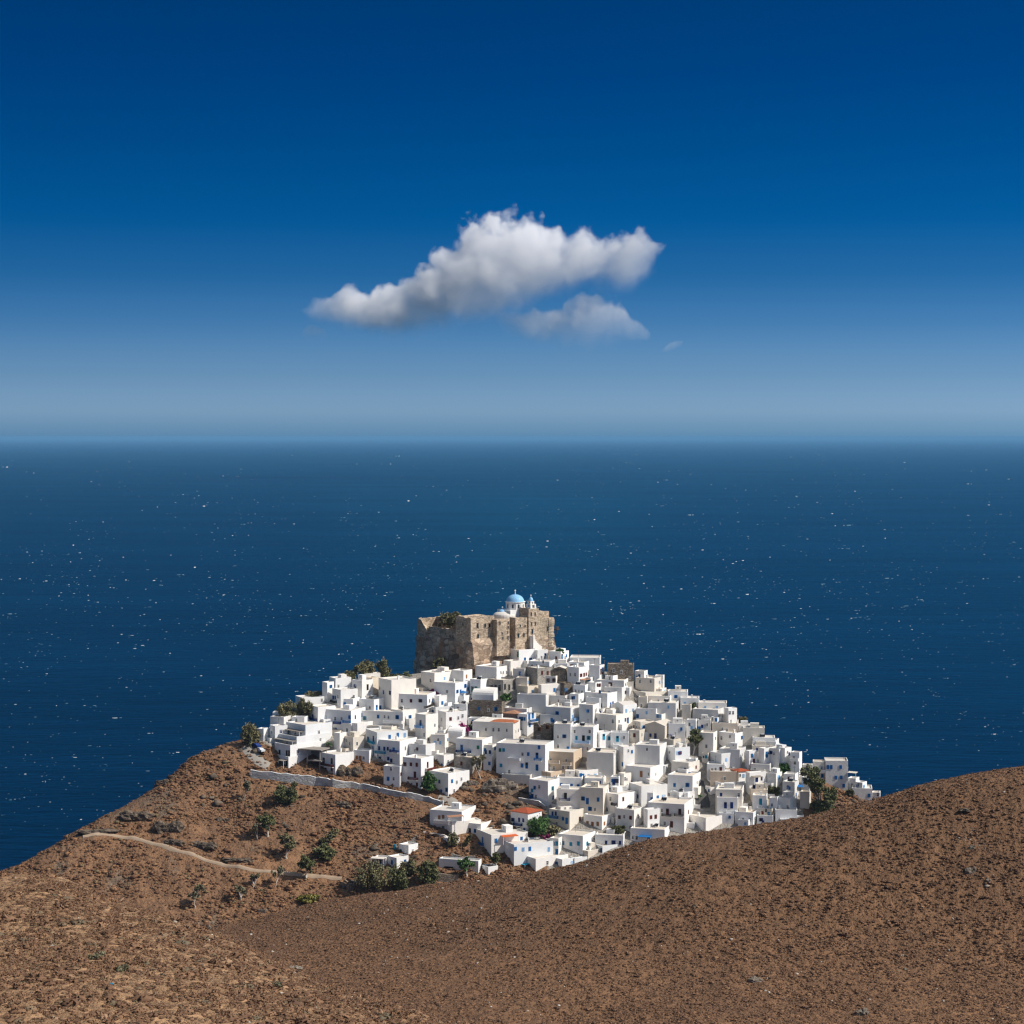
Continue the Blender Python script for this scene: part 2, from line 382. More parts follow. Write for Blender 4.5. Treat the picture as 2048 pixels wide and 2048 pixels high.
# sea
rows = np.r_[-2000, 0, np.geomspace(300, 400000, 60)]; cols = np.linspace(-1, 1, 60)
Vs = np.array([(c * max(3000, abs(r) * 1.0 + 2000), r, 0.0) for r in rows for c in cols])
i = np.arange(len(rows) - 1)[:, None] * 60 + np.arange(59)[None]
m, nt, b = new_mat('deep_sea_water'); nt.nodes.remove(b)
p = geo_pos(nt)
sn = ramp(nt, noise(nt, stretch(nt, p, (.006, .012, 1)), 1.0, 6, .7), [(.3, (.0, .003, .010)), (.66, (.0, .006, .020))])
glint = ramp(nt, noise(nt, stretch(nt, p, (.12, .22, 1)), 1.0, 3, .6), [(.56, (0, 0, 0)), (.74, (1, 1, 1))])  # ripple glints, painted as a paler blue in the water colour
df = N(nt, 'ShaderNodeBsdfDiffuse'); nt.links.new(mix(nt, mth(nt, 'MULTIPLY', glint.outputs[0], .38), sn.outputs[0], (.0, .03, .06)), df.inputs['Color'])
gs = N(nt, 'ShaderNodeBsdfGlossy', Roughness=.30); gs.inputs['Color'].default_value = (.04, .64, 1, 1)
bp = N(nt, 'ShaderNodeBump'); bp.inputs['Strength'].default_value = .55; bp.inputs['Distance'].default_value = 2.0
nt.links.new(mth(nt, 'ADD', noise(nt, stretch(nt, p, (.06, .14, 1)), 1.0, 6, .65), mth(nt, 'MULTIPLY', noise(nt, stretch(nt, p, (.01, .02, 1)), 1.0, 3), 2.0)), bp.inputs['Height'])
fr = N(nt, 'ShaderNodeFresnel', IOR=1.33); wind = ramp(nt, noise(nt, stretch(nt, p, (.0012, .004, 1)), 1.0, 4, .6), [(.35, (.42, .42, .42)), (.65, (.50, .50, .50))])
for q in (df, gs, fr): nt.links.new(bp.outputs[0], q.inputs['Normal'])
mx = nt.nodes.new('ShaderNodeMixShader'); nt.links.new(mth(nt, 'MULTIPLY', fr.outputs[0], wind.outputs[0]), mx.inputs[0]); nt.links.new(df.outputs[0], mx.inputs[1]); nt.links.new(gs.outputs[0], mx.inputs[2])
nt.links.new(mx.outputs[0], nt.nodes['Material Output'].inputs['Surface'])
sea = put('sea', np_mesh('sea', Vs, np.stack([i, i + 1, i + 61, i + 60], -1).reshape(-1, 4), m)); tag(sea, kind='structure')
# breaking wave crests: each a low hump of foam a few metres long, far too many to count
fv, ff = [], []
def foam(x, y, L, W, rot):
    n = len(fv); k = 7
    xs = np.linspace(-1, 1, k)
    w = W * np.sqrt(np.maximum(0, 1 - xs ** 2)) * RNG.uniform(.5, 1.1, k) + .05
    cy = RNG.normal(0, W * .5, k).cumsum() * .5
    ca, sa = math.cos(rot), math.sin(rot)
    for j in range(k):
        for s, hz in ((-1, .05), (0, .35 * W + .2), (1, .05)):
            lx, ly = xs[j] * L, cy[j] + s * w[j]
            fv.append((x + lx * ca - ly * sa, y + lx * sa + ly * ca, hz))
    for j in range(k - 1):
        for s in range(2):
            q = n + j * 3 + s; ff.append((q, q + 3, q + 4, q + 1))
for k in range(13500):
    yy = 1700 - (1700 - 905) * RNG.random()
    if RNG.random() > .35 + .65 * np.clip((1480 - yy) / 380, 0, 1): continue
    xx = RNG.uniform(-200, 2250)
    g = vnoise(np.array([xx / 90.]), np.array([yy / 38.]))[0]
    if g < RNG.uniform(-.5, .4): continue
    a, bb = ray(xx, yy); d = -CAMZ / bb
    s = F / d
    Lp = min((.45 + RNG.gamma(.9, .5)) * (1 + .5 * (yy > 1150)), 6.5)
    hp = RNG.uniform(.18, .44) * (.7 + .14 * Lp)
    W = hp / s / max(-bb, .02) * .5
    foam(a * d, d, Lp / s, min(W, Lp / s * 1.6), RNG.normal(0, .12))
    if Lp > 2.6 and RNG.random() < .6: foam(a * d + RNG.choice([-1, 1]) * 2.1 * Lp / s, d + RNG.normal(0, 4), .5 * Lp / s, W * .8, RNG.normal(0, .1))
fo = put('whitecaps', np_mesh('whitecaps', fv, ff, M['foam'])); tag(fo, kind='stuff')

# ------------------------------------------------------------------ scrub, stones (uncountable ground cover)
def ico(sub):
    bm = bmesh.new(); bmesh.ops.create_icosphere(bm, subdivisions=sub, radius=1)
    v = np.array([x.co[:] for x in bm.verts]); f = np.array([[q.index for q in t.verts] for t in bm.faces]); bm.free(); return v, f
def protos(sub, n, rough, flat=.62, leaf=0):
    out = []
    for k in range(n):
        v, f = ico(sub); v = v.copy()
        r = 1 + RNG.normal(0, rough, len(v)); v *= r[:, None]
        v[:, 2] = np.maximum(v[:, 2] * flat, -.25)
        if leaf:
            d = RNG.normal(0, 1, (leaf, 3)); d[:, 2] = abs(d[:, 2]); d /= np.linalg.norm(d, axis=1)[:, None]
            base = d * np.array([.8, .8, flat * .85]); tip = d * np.array([1.35, 1.35, flat * 1.5]) + RNG.normal(0, .12, (leaf, 3))
            s = np.cross(d, RNG.normal(0, 1, (leaf, 3))); s /= np.linalg.norm(s, axis=1)[:, None]
            n0 = len(v); v = np.r_[v, base + s * .2, base - s * .2, tip]
            i = np.arange(leaf); f = np.r_[f, np.stack([n0 + i, n0 + leaf + i, n0 + 2 * leaf + i], 1)]
        out.append((v, f))
    return out
def scatter(name, P, S, pr, mat, lift=0.0, aniso=.25):
    vs, fs, n0 = [], [], 0
    kind = RNG.integers(0, len(pr), len(P)); ang = RNG.uniform(0, 6.283, len(P))
    for k, (v, f) in enumerate(pr):
        idx = np.nonzero(kind == k)[0]
        if not len(idx): continue
        c, s = np.cos(ang[idx]), np.sin(ang[idx])
        sx = S[idx] * RNG.uniform(1 - aniso, 1 + aniso, len(idx)); sy = S[idx] * RNG.uniform(1 - aniso, 1 + aniso, len(idx)); sz = S[idx] * RNG.uniform(.75, 1.2, len(idx))
        x = v[None, :, 0] * sx[:, None]; y = v[None, :, 1] * sy[:, None]; z = v[None, :, 2] * sz[:, None]
        W = np.stack([x * c[:, None] - y * s[:, None], x * s[:, None] + y * c[:, None], z], -1) + P[idx][:, None] + np.array([0, 0, lift])
        vs.append(W.reshape(-1, 3)); fs.append((f[None] + (n0 + np.arange(len(idx)) * len(v))[:, None, None]).reshape(-1, 3)); n0 += len(idx) * len(v)
    o = put(name, np_mesh(name, np.concatenate(vs), np.concatenate(fs), mat)); tag(o, kind='stuff'); return o
def seeds(n, pxr, fn, d0, d1, dens=None):
    """random ground points between two distances, thinned by a clumping noise, kept if they fall in the picture's surroundings"""
    d = np.sqrt(RNG.uniform(d0 ** 2, d1 ** 2, n)); a = RNG.uniform(pxr[0], pxr[1], n)
    x = a * d; z = fn(x, d); P = np.stack([x, d, z], 1)
    qx, qy = pix(P.T); ok = (qx > -620) & (qx < 2700) & (qy < 2320)
    if dens is not None: ok &= dens(x, d, qx, qy) > RNG.random(n)
    return P[ok]
P = seeds(60000, (-.41, .12), lambda x, y: L_(x, y) + NL(x, y), 118, 212, lambda x, y, a, b: np.clip(.42 + .55 * fbm(x, y, 5, 2), .1, 1))
S = RNG.gamma(2.4, .07, len(P)) + .05
scatter('near_scrub', P, np.minimum(S, .8), protos(2, 7, .13, .48, 36), M['scrub_near'])
P = seeds(175000, (-.23, .42), lambda x, y: R_(x, y) + NR(x, y), 205, 440, lambda x, y, a, b: np.clip(.62 + .5 * fbm(x, y, 9, 3) + .6 * fbm(x + 300, y, 60, 2), .2, 1))
S = RNG.gamma(4, .038, len(P)) + .085
scatter('heath_scrub', P, np.minimum(S, .75), protos(1, 7, .16, .46, 16), M['scrub_fore'])
TRACK = [(160, 1675), (232, 1671), (270, 1677), (310, 1690), (355, 1704), (400, 1717), (445, 1730), (485, 1738), (530, 1744), (575, 1748), (620, 1753), (660, 1757), (692, 1759)]
def dens_v(x, y, a, b):
    t = inside(a, b, TOWN) | ((a > 150) & (a < 700) & (np.abs(b - np.interp(a, [q[0] for q in TRACK], [q[1] for q in TRACK])) < 5.5))
    return np.where(t, 0, np.clip(.45 + 1.3 * fbm(x, y, 14, 3) + .25 * (b > 1740), .06, 1))
P = seeds(105000, (-.32, .24), vz, 560, 720, dens_v)
S = RNG.gamma(2.2, .14, len(P)) + .13
scatter('hillside_scrub', P, np.minimum(S, 1.5), protos(1, 7, .18, .5, 14), M['scrub_hill'])
P = seeds(5200, (-.33, .34), lambda x, y: np.where((y < 210), L_(x, y) + NL(x, y), R_(x, y) + NR(x, y)), 120, 420, lambda x, y, a, b: np.where((y > 205) & (y < 235), 0, np.clip(.3 + 2 * fbm(x + 70, y, 12, 3), .02, 1)))
S = RNG.gamma(1.6, .06, len(P)) + .05
scatter('field_stones', P, np.minimum(S, .5) * np.where(P[:, 1] < 210, .7, 1), protos(1, 5, .2, .6), M['pale_stone'])
# patch of broken white stones on the heath
P = np.array([hit(1940 + RNG.normal(0, 16) + t * 26, 1670 + RNG.normal(0, 6) + t * 11, lambda x, y: R_(x, y) + NR(x, y), 240, 420) for t in RNG.normal(0, .8, 230)])
scatter('white_rubble', P, RNG.gamma(1.5, .045, len(P)) + .03, protos(1, 4, .25, .6), M['pale_stone'])
P = seeds(5200, (-.32, .24), vz, 560, 720, lambda x, y, a, b: np.where(inside(a, b, TOWN), 0, np.clip(-.15 + 1.9 * fbm(x + 40, y, 22, 3), 0, 1)))
scatter('hillside_rocks', P, np.minimum(RNG.gamma(1.8, .28, len(P)) + .2, 1.8), protos(2, 5, .16, .6), M['darkrock'], -.1)
HOUSE_DATA = '''
A 945 1020 1165 515 650 w;1048,590k;;#small white house with one dark doorway at the top left of the village
A 912 940 965 555 690 w;;;
A 1168 1275 1372 537 705 w;1210,600k 1325,600K;;
A 1300 1372 1430 510 625 c;;;
A 1285 1310 1450 470 520 w;;;#low white hut between two dark green trees left of the castle
A 1420 1560 1795 535 835 w;1435,610k 1475,650b 1545,655n;;#large blank-walled white house whose broad sunlit side has no windows, below the castle bushes
A 975 1070 1228 628 785 w;988,700b 1010,700b 1040,690k 1190,690k;975-1028,738k;
A 1030 1190 1242 716 810 w;1065,760b 1105,765b 1150,785b 1218,790b;;
A 1240 1390 1492 722 840 w;1350,795k 1415,800B 1445,795b;;
A 610 700 905 705 800 w;880,725k;;#long low white house with a sloping roofline behind the grey-green bushes
A 760 850 1012 792 930 w;795,835k 790,890N;755-838,905n;
A 590 720 745 890 965 w;640,920k;;
A 380 520 582 890 985 g;;;#grey windowless house under the bushes at the left edge of the village
A 425 470 492 862 905 w;;vault;#tiny white domed chapel under the bushes at the left edge
A 910 1170 1290 828 1010 w;1010,905k 1075,905k 1155,890b 1205,890b 1015,1010b 1130,1015k;1000-1070,942n 1095-1168,932b;#wide white house with one navy and one blue balcony side by side
A 1225 1670 1792 842 985 g;1255,870b 1290,900t 1425,885b 1490,885k 1528,890k 1615,890b 1690,900k 1735,890b;1480-1668,932w;#very wide pale house with a long white balcony and a row of blue windows
A 1050 1230 1375 950 1035 g;1100,1010k 1170,1010k;;
A 1280 1560 1720 985 1050 c;;;
A 515 730 970 968 1258 w;850,1035k 545,1040k 620,1040k 680,1040k;505-715,1075w;awn:505-715,1012k#big white terraced apartment house stepping down in four balconied storeys above the wall
++ A 430 645 950 1080 1322 w;470,1130k 540,1130k 600,1130k 857,1110k;415-640,1165w;awn:420-650,1105k
++ A 410 582 900 1160 1371 w;465,1235K 545,1240K 575,1240K 648,1220k;405-580,1270w;
++ A 405 565 860 1275 1388 w;470,1330K 500,1340k 545,1335K;;awn:500-560,1305k
A 371 435 550 977 1100 w;397,1040k;;
A 262 325 352 1003 1120 w;;;#small leaning white block beside the tree at the left end of the road
A 855 1018 1185 1252 1465 w;895,1310R 980,1315R 915,1410R 980,1410R;865-1008,1348r;#white house with dark red doors and a dark red balcony behind the long wall
A 1100 1190 1290 1086 1205 c;1120,1115k 1155,1145k 1225,1145k;;#small cream house with an arched doorway behind the concrete frame
A 1000 1060 1112 1045 1165 w;;;
A 1190 1345 1378 1215 1340 w;1220,1278o 1255,1292O 1290,1285k;;#low white house with an orange-brown door and window above dark rocks
A 1290 1420 1712 1038 1235 w;1320,1095b 1380,1100N 1320,1185b 1375,1190b 1540,1080b 1618,1060b 1685,1062l;1335-1405,1128t;
A 1380 1640 1795 1122 1370 w;1432,1190n 1485,1195n 1520,1195n 1580,1200b 1440,1300B 1525,1290n 1555,1310n 1690,1190k;1400-1500,1228t 1550-1630,1215n;#tall white house with a wide teal balcony above a blue front door
A 1660 1845 1958 1292 1600 w;1685,1345r 1745,1345r 1803,1350r 1785,1445R 1715,1540R 1750,1540k 1805,1540r 1905,1350R 1900,1470r;1725-1818,1480r 1882-1960,1388r;#three-storey white house with dark brown windows and brown balconies beside the green pine
+ A 1480 1640 1665 1368 1575 w;1555,1390k 1650,1440r 1525,1485b 1580,1485k 1660,1535r;;
B 1135 1245 1422 726 845 w;1165,770k 1240,768G 1305,815b 1358,815b;;#white house directly below the castle stairs, topmost of the village
B 1405 1425 1527 726 835 w;1465,795k 1495,795k;;
B 1535 1650 1732 742 845 w;1662,790K 1692,800k;;
B 1340 1540 1600 836 910 w;1375,880k 1420,880k 1480,840k;;
B 1095 1165 1262 832 915 w;;;
B 820 1030 1182 892 1005 w;1070,940k 1095,940k 1125,940k 1165,925n;;#white house with a blank shaded wall and three small dark windows at the castle's foot
B 1185 1300 1325 906 990 g;1255,950b;;
B 1310 1425 1572 902 1055 h;1470,945r 1525,945r;;#grey stone-walled house with two brown windows below the castle
B 1575 1695 1715 905 1015 s;1695,985k;gable;#small stone house with a gabled front right of the grey stone house
B 1585 1715 1735 855 895 w;;;
B 290 430 592 948 1100 w;390,1020k;;
B 375 500 600 930 975 w;;;
B 590 710 792 926 1045 w;738,980o;;#white house with one orange-brown panel just under the castle's dark corner
B 410 630 782 1046 1225 w;550,1125k 650,1125b 680,1125b 725,1070b 750,1100b;;
B 770 875 942 1012 1145 w;795,1105G 828,1105G;;#white house with two tall green doors
B 940 1095 1212 1018 1150 h;980,1090K 1020,1090K 1060,1090K 1110,1080K 1150,1085K 1180,1090k;;#grey stone-fronted house with three tall dark openings in a row
B 1215 1325 1340 992 1075 c;;;
B 1485 1600 1628 977 1035 w;1530,1015r 1585,1015r;;
B 1440 1462 1690 1062 1185 w;1590,1110b 1612,1110k;;#white house with a long rounded sunlit wall in the middle of the upper village
B 1225 1330 1447 1077 1170 c;;;
B 1225 1505 1532 1158 1292 g;;;#large bare grey wall of a house with no windows, right of the white vault
B 1525 1690 1745 1168 1225 g;;;
B 1735 1820 1878 1150 1270 w;;;
B 1570 1740 1878 1207 1282 g;;;
B 790 1000 1082 1160 1230 w;;vault;#white barrel-vaulted chapel roof beside a round green bush
B 760 1080 1098 1228 1378 s;858,1290b 1025,1295b 950,1305k;;#long dark stone house with small blue windows below the white vault
B 610 740 802 1250 1325 w;655,1290k;;
B 10 360 432 1157 1330 w;50,1210k 110,1215k 200,1215r 293,1215r 380,1215r 405,1215b;320-400,1262k;#long white house with two brown and two dark windows in its shaded wall
B 425 475 542 1167 1275 w;505,1235b;;#small white tower-like house with one blue window
B 320 440 612 1277 1335 g;;;
B 240 345 462 1352 1625 w;293,1430B 330,1545k 320,1605n 430,1450k 370,1585k;250-322,1462l;#narrow tall white house with a pale blue balcony
B 455 540 742 1327 1510 w;495,1395k 585,1390r 660,1380k 700,1360k;;
B 390 530 562 1545 1685 w;435,1620l 485,1620l;;
B 180 345 447 1642 1770 g;;;
B 430 520 612 1742 1860 w;450,1790k 560,1800k 500,1840b;;
B 630 890 1002 1592 1765 w;690,1670B 850,1665g;640-782,1702n;#white house with a navy balcony and one green window below the orange tiles
B 900 990 1032 1642 1755 w;925,1710n 965,1710n;;
B 900 975 1000 1750 1900 w;970,1820b;;
B 1020 1500 1587 1642 1935 w;1060,1690g 1095,1690t 1280,1730k 1335,1730b 1440,1665b 1420,1745B 1275,1840b 1320,1840B 1420,1860B 1070,1840t 1150,1900k;1395-1467,1778b 1140-1260,1775w;#long white two-storey block with a blue balcony, left of the beige house
++ B 1140 1245 1260 1690 1900 w;1165,1720k 1195,1725k 1180,1810k;1140-1240,1770w;
B 790 1190 1285 1428 1630 g;925,1490k 998,1495k 1050,1495k 1128,1500k 1215,1510k 1240,1500k 1262,1495k;;tile:ohalf#large grey-white house with an orange tiled roof and four dark windows
B 1090 1230 1302 1340 1405 p;;tile:b#small plum-walled house with a brown tiled roof behind the orange tiles
B 1240 1325 1412 1347 1505 w;1255,1385b 1275,1388b 1300,1390b 1345,1365B 1380,1355B 1350,1450b;1340-1415,1402b;#narrow white house full of blue windows right of the orange tiles
B 1385 1560 1577 1430 1625 s;1435,1570k 1440,1490o 1520,1470o;;ruin#dark roofless stone ruin with a broken top between white houses
B 750 920 947 1387 1445 w;800,1415b 850,1415k;;
B 550 700 772 1532 1592 w;;vault;#small white vaulted chapel under the bougainvillea
B 395 520 562 1502 1565 w;450,1530b;;
B 985 1080 1102 1347 1400 w;1020,1370k;;
B 1100 1320 1412 1292 1355 g;;;
B 0 120 250 1310 1430 w;70,1375b 145,1385k 190,1370b;;
C 145 385 442 872 950 g;258,915b 405,930b;;
C 275 440 472 957 1228 g;318,1080k 380,1075b 320,1170k 415,1190b;;#tall grey-white house right of the stone ruin
C 445 660 722 987 1232 w;480,1028k 625,1028k 497,1090t 565,1095K 615,1090t 522,1200k 605,1195k;485-627,1128l;#white three-storey house with teal shutters and a pale blue balcony
C 430 720 747 317 385 g;;;#long flat pale house on the skyline just right of the castle
C 415 570 627 362 415 w;;;
C 410 520 612 410 575 w;440,480k 485,480k 542,485r 573,480r 595,475r;;awn:530-600,525r#white corner house with tall windows and a red-brown awning on the upper right
C 620 720 772 392 505 w;733,450R 752,450R;;
C 795 1048 1062 378 535 s;858,440k 1013,510k 930,455k;;#long brown stone house with a pale roof on the right skyline
C 1060 1150 1192 447 550 w;;;
C 1070 1250 1347 517 625 c;1115,545k 1215,545k;;
C 1255 1335 1352 490 570 w;;;
C 690 955 1032 537 650 g;825,572r 975,580r;;
C 775 850 905 492 540 w;820,515k;;
C 465 580 622 582 700 w;490,640k 520,645k 550,650k;;
C 605 680 747 557 650 w;700,580r 722,580r;;
C 320 380 462 562 670 s;390,625b;;#small rubble-stone house with one blue window on the upper slope
C 765 935 1002 607 710 g;975,650r;;
C 585 795 947 662 815 w;725,645b 830,775B 853,765B;;#white house with two tall blue doors on its sunlit side
C 590 720 802 707 810 w;765,725k 745,775b 770,785b;;
C 200 440 557 800 965 g;312,850b 470,830k 460,885l 540,850k;450-502,907l;
C 525 655 722 772 955 g;685,830k;;
C 1010 1165 1440 652 725 c;;;
C 1095 1178 1192 697 805 c;1125,780k;;#narrow cream house on the upper right slope
C 1165 1400 1450 690 750 w;;;
C 1190 1455 1517 757 895 g;;;
C 1380 1570 1587 642 725 w;;;
C 1500 1680 1697 706 785 w;;;
C 1515 1600 1617 772 855 c;;;
C 855 950 1087 775 885 w;980,830l 1050,825l;gable;#white house with a low gabled roof and two pale blue windows
C 725 825 987 806 872 c;775,835k 875,850k;;
C 1075 1265 1322 812 910 w;1083,880b;;
C 660 880 1057 872 1030 w;695,910k 850,930k 910,930k 977,915b 1003,922B;;#big white house with two blue windows on its sunlit side, mid slope
C 1045 1115 1257 937 1045 c;1080,990k 1147,985l;;
C 1005 1105 1167 1017 1130 c;1058,1065r;;
C 1165 1350 1477 975 1115 c;1217,1065n 1263,1075N;awn:1372-1482,1050n;gable#cream house with a broad gabled front and a navy pergola
C 670 725 832 1037 1150 w;680,1090t 762,1080T 815,1095t;;#low white house with turquoise shutters on a red-earth terrace
C 825 1000 1012 1037 1145 w;893,1100T 957,1085k;;
C 1385 1545 1562 952 1110 w;;;
C 1260 1320 1362 862 940 w;1285,880l 1310,880l;;
C 1560 1650 1672 917 1050 w;1610,990l 1590,960k;;
C 595 855 922 1237 1450 g;885,1320k 870,1240k 900,1240k;;#large plain grey block with a windowless front in the middle of the village
++ C 640 865 922 1202 1260 w;690,1225k;;
C 905 950 1062 1178 1395 w;945,1345b;;
C 1060 1300 1387 1167 1405 g;1180,1200k;;#tall plain grey-white house with a single dark window high on its front
C 1375 1450 1602 1187 1325 w;1475,1235l 1500,1235b;;
C 1340 1435 1512 1107 1195 c;;;
C 1420 1580 1702 1332 1465 g;;;
C 1585 1650 1672 1297 1365 w;;;
C 975 1210 1352 1378 1545 w;1020,1450O 1125,1440O 1195,1440k 1270,1440k 1035,1520k 1095,1520k 1180,1520k;;#white house with two wide orange-brown openings and a dark window
C 915 955 1002 1437 1540 w;960,1485k;;
C 825 905 927 1467 1575 w;857,1515N 887,1505n;;
F 620 760 1062 442 530 w;648,490b 690,490b 780,495B 803,490b 855,495b 925,490l 975,490k;;#long low white house with five blue windows below the beige house
F 545 790 817 512 620 w;592,580b 648,585b 690,585b 755,590b;;
F 815 1000 1022 516 650 g;;;
F 1020 1225 1262 597 685 w;1060,630b 1185,655b;;
F 1255 1365 1627 592 765 w;1312,690k 1335,690b 1530,700b 1590,690l;;#broad white house with a pale blue rail along its roof terrace
F 1405 1480 1497 652 755 w;;;
F 1625 1860 1962 492 665 w;1690,580b 1812,580b 1915,555k;;#white house with two square blue windows and a rounded right end
F 1675 1730 1887 652 725 w;;;
F 1730 1870 1890 702 775 w;1755,740l;;
F 545 775 792 622 805 w;632,685K;570-677,715n;#white house with a rounded navy balcony under a dark door
F 775 995 1062 612 865 c;803,710b 845,735B 948,720b 870,810b 918,815k;;#tall cream-grey house with a blue door and blue windows
F 965 1142 1327 672 875 w;1070,715k 1040,815k 1193,715r;1090-1132,762k;
F 1120 1295 1402 822 1055 w;1157,890r 1203,885k 1262,895r 1262,990k 1340,885k;;
F 1405 1425 1547 817 1005 w;1460,890r 1507,885r 1465,970k;;
F 1430 1780 1907 767 995 w;1567,825k 1620,838R 1737,840R 1595,950k 1660,960R 1832,840r;1570-1658,866k 1690-1772,866k;#wide white house with two small black balconies and dark brown doors
D -70 152 452 1622 1765 w;15,1720k 110,1720k 80,1720t;;#long white house whose lower half is hidden by the brown hill
F 103 268 407 852 1045 w;125,915n 185,915n 225,920n 150,1005n 185,1005n 235,1015n;140-217,957n;tile:r#white house with a red tiled roof and a navy balcony beside the bougainvillea
F 475 672 832 837 1035 c;510,855n 540,855n 610,905b 645,925B 512,955k 550,955k 775,905r;478-567,885b;#cream house with a blue balcony under a white roof storey
+ F 480 585 822 792 850 w;630,812k 680,812k 750,808k;;
F 810 985 1112 882 1025 w;848,945o 895,965O 945,955o 1010,950o 1080,950o;;#white house with a row of orange-brown windows and a matching door
F 560 800 932 1072 1260 w;610,1140t 685,1150t 758,1145t 845,1145t 895,1150t 640,1230k;;#long white house with four turquoise windows in its front, by the hill edge
F 480 565 602 1097 1265 w;550,1145t 548,1230B;;
F 920 1190 1242 1067 1190 w;1025,1135n 1097,1135n 1160,1138n;;#low white house with three navy windows by the hill edge
F 1260 1590 1695 1012 1185 w;1285,1085k 1325,1090k 1440,1100B;;awn:1345-1468,1072b#white flat-roofed house with a blue awning over a blue door by the hill edge
F 715 850 1012 1217 1305 c;640,1230k;;
F 850 990 1250 1170 1240 w;980,1205b;;
E 1210 1365 1722 822 1045 w;1278,870B 1255,965l 1310,985T 1410,875b 1660,855b;1235-1292,900b;awn:1455-1605,825o#white house with an orange awning and a blue balcony
F 30 135 522 1157 1370 w;145,1195b 225,1200l 290,1195b 478,1200l 50,1300b;;#white stepped house with pale blue windows below the orange awning
+ F 140 345 667 1292 1425 w;460,1330k 540,1335k 600,1330k;;awn:180-290,1330t
E 760 1080 1212 597 805 w;858,650o 897,645o 815,765K 895,765K;810-970,690w;#large white house with a covered balcony standing alone below the long wall
+ E 930 985 1267 697 845 w;;;awn:930-1075,635r
+ E 1060 1265 1382 717 835 w;1105,775b 1155,785K 1208,780b 1325,765k;;
E 355 450 562 1042 1165 w;403,1085b 530,1075b;;#small white house with a roof tower standing apart behind big olive trees
+ E 465 565 652 922 1035 w;485,990K 603,975k;;awn:575-735,1045r
+ E 225 345 356 1042 1130 w;290,1090N;;awn:205-355,1038w
E 850 1240 1267 1072 1200 w;950,1160H;;#low bluish-white garage with a wide grey door
E 1275 1335 1432 1130 1215 w;;;#tiny white hut right of the garage at the foot of the village
E 895 950 1060 857 935 w;;;
F 278 463 587 542 795 w;335,605b 380,598k 310,632t 258,680B 312,685n 348,690k 510,612t 515,700b;;#white house beside the bare rock, with a dark shaded front and pale blue side windows
E 1000 1180 1282 74 248 h;1075,130r 1098,215k;;#grey stone-rendered house beside the bare grey tree
E 755 948 1152 227 452 w;860,305b 790,395b 822,400b 880,400b 985,300b 1030,310k 1075,280k 935,385b 1005,395k;;#white house behind the green pine, its sunlit wall dropping towards the road
F 440 710 802 264 455 b;490,330k 640,340k 455,420k 520,415k 610,410k 660,410k 770,320k;450-580,350e 600-690,370e;#beige two-storey house with a white pillared porch
F 360 490 620 458 540 b;;;
D 80 355 372 510 605 w;;;
D 30 270 375 577 675 g;;;
D 355 370 457 563 725 w;385,605k 418,605k;;
D 285 330 402 622 695 c;320,640k;;
D 200 265 307 652 725 w;255,675b 220,665k;;
D 75 200 217 677 795 g;88,755b;;
D 215 460 497 707 805 c;;;
D 470 630 647 732 785 w;;;
D 510 720 737 752 855 c;;;#plain cream house on the right skyline above the sea
D 85 225 277 802 1005 w;160,930k;;
D 290 435 572 806 945 w;390,835k 315,850k 510,845b;;
D 605 820 837 847 915 w;;;
D 620 830 887 887 935 w;;;
D 600 830 852 927 975 c;;;
D 680 715 762 952 1105 w;743,1010B;;
D 760 860 977 957 1115 g;;;
D 860 915 980 947 1115 w;;;
D 975 1055 1092 992 1175 w;1005,1040k 1015,1090k;978-1050,1055w;#white balconied house at the right end of the skyline
D 290 480 562 962 1085 g;;;
D 205 303 474 1002 1125 w;235,1080k;;
D 165 335 362 1107 1205 w;215,1160k 297,1150r;;
D 540 570 642 977 1105 w;600,1020b 620,1070r;;
D 590 770 820 1107 1175 g;630,1155k;;
D 410 470 577 1172 1265 w;480,1210k 520,1215l;;tile:r#small white house with a red tiled roof on the right side of the village
D 195 450 472 1177 1295 b;335,1240k;;#pinkish beige house with one small dark window
D 545 575 747 1187 1345 w;650,1245N 703,1240n 620,1320n 665,1320n 697,1318n;;awn:590-680,1220k#white house with a row of navy windows and a dark pergola
D 735 830 902 1192 1295 w;870,1230t;;
D 905 1015 1062 1202 1295 w;;;
D 900 1010 1067 1277 1425 g;1030,1410B;;
D 190 300 547 1287 1350 w;;;
D 250 500 552 1352 1545 g;515,1430k 470,1400k;;
D 262 460 492 1427 1575 w;343,1500N 403,1500N;;#white house with two navy doors beside the dark lane
D 585 750 767 1347 1405 c;;;
D 605 740 767 1407 1525 w;683,1465T;;#white house with a single turquoise door near the hill edge
D 770 840 862 1432 1545 w;;;
D 845 965 1047 1432 1565 g;945,1515k;;
D 825 1035 1052 1547 1630 w;;;
D 440 610 682 1572 1660 w;517,1640k 580,1640k;;
D 650 800 832 1602 1655 w;;;
D 680 790 822 1537 1610 c;735,1550k;;
D 1308 1525 1547 1072 1375 g;1333,1130b 1365,1130b 1455,1130b 1410,1230b 1460,1230b 1485,1310b;;#tall grey-white apartment block standing alone at the far right
+ D 1190 1300 1312 1077 1265 g;1270,1140k 1278,1215b;1215-1305,1165w;
D 1530 1600 1642 1240 1345 w;1567,1305k;;awn:1532-1630,1180w#rounded white house beside the tall grey block at the far right
D 1610 1665 1707 1280 1345 w;1630,1300k;;
D 1570 1760 1787 1337 1465 g;1730,1405b;;#low grey-white house with one blue window at the far right, on the hill edge
D 1785 1835 1847 1377 1425 w;1815,1395k;;#tiny white porch house, rightmost of the village
D 1090 1180 1197 1112 1175 w;;;
D 1095 1150 1172 1232 1335 g;;;
D 1065 1150 1182 1372 1485 c;;;
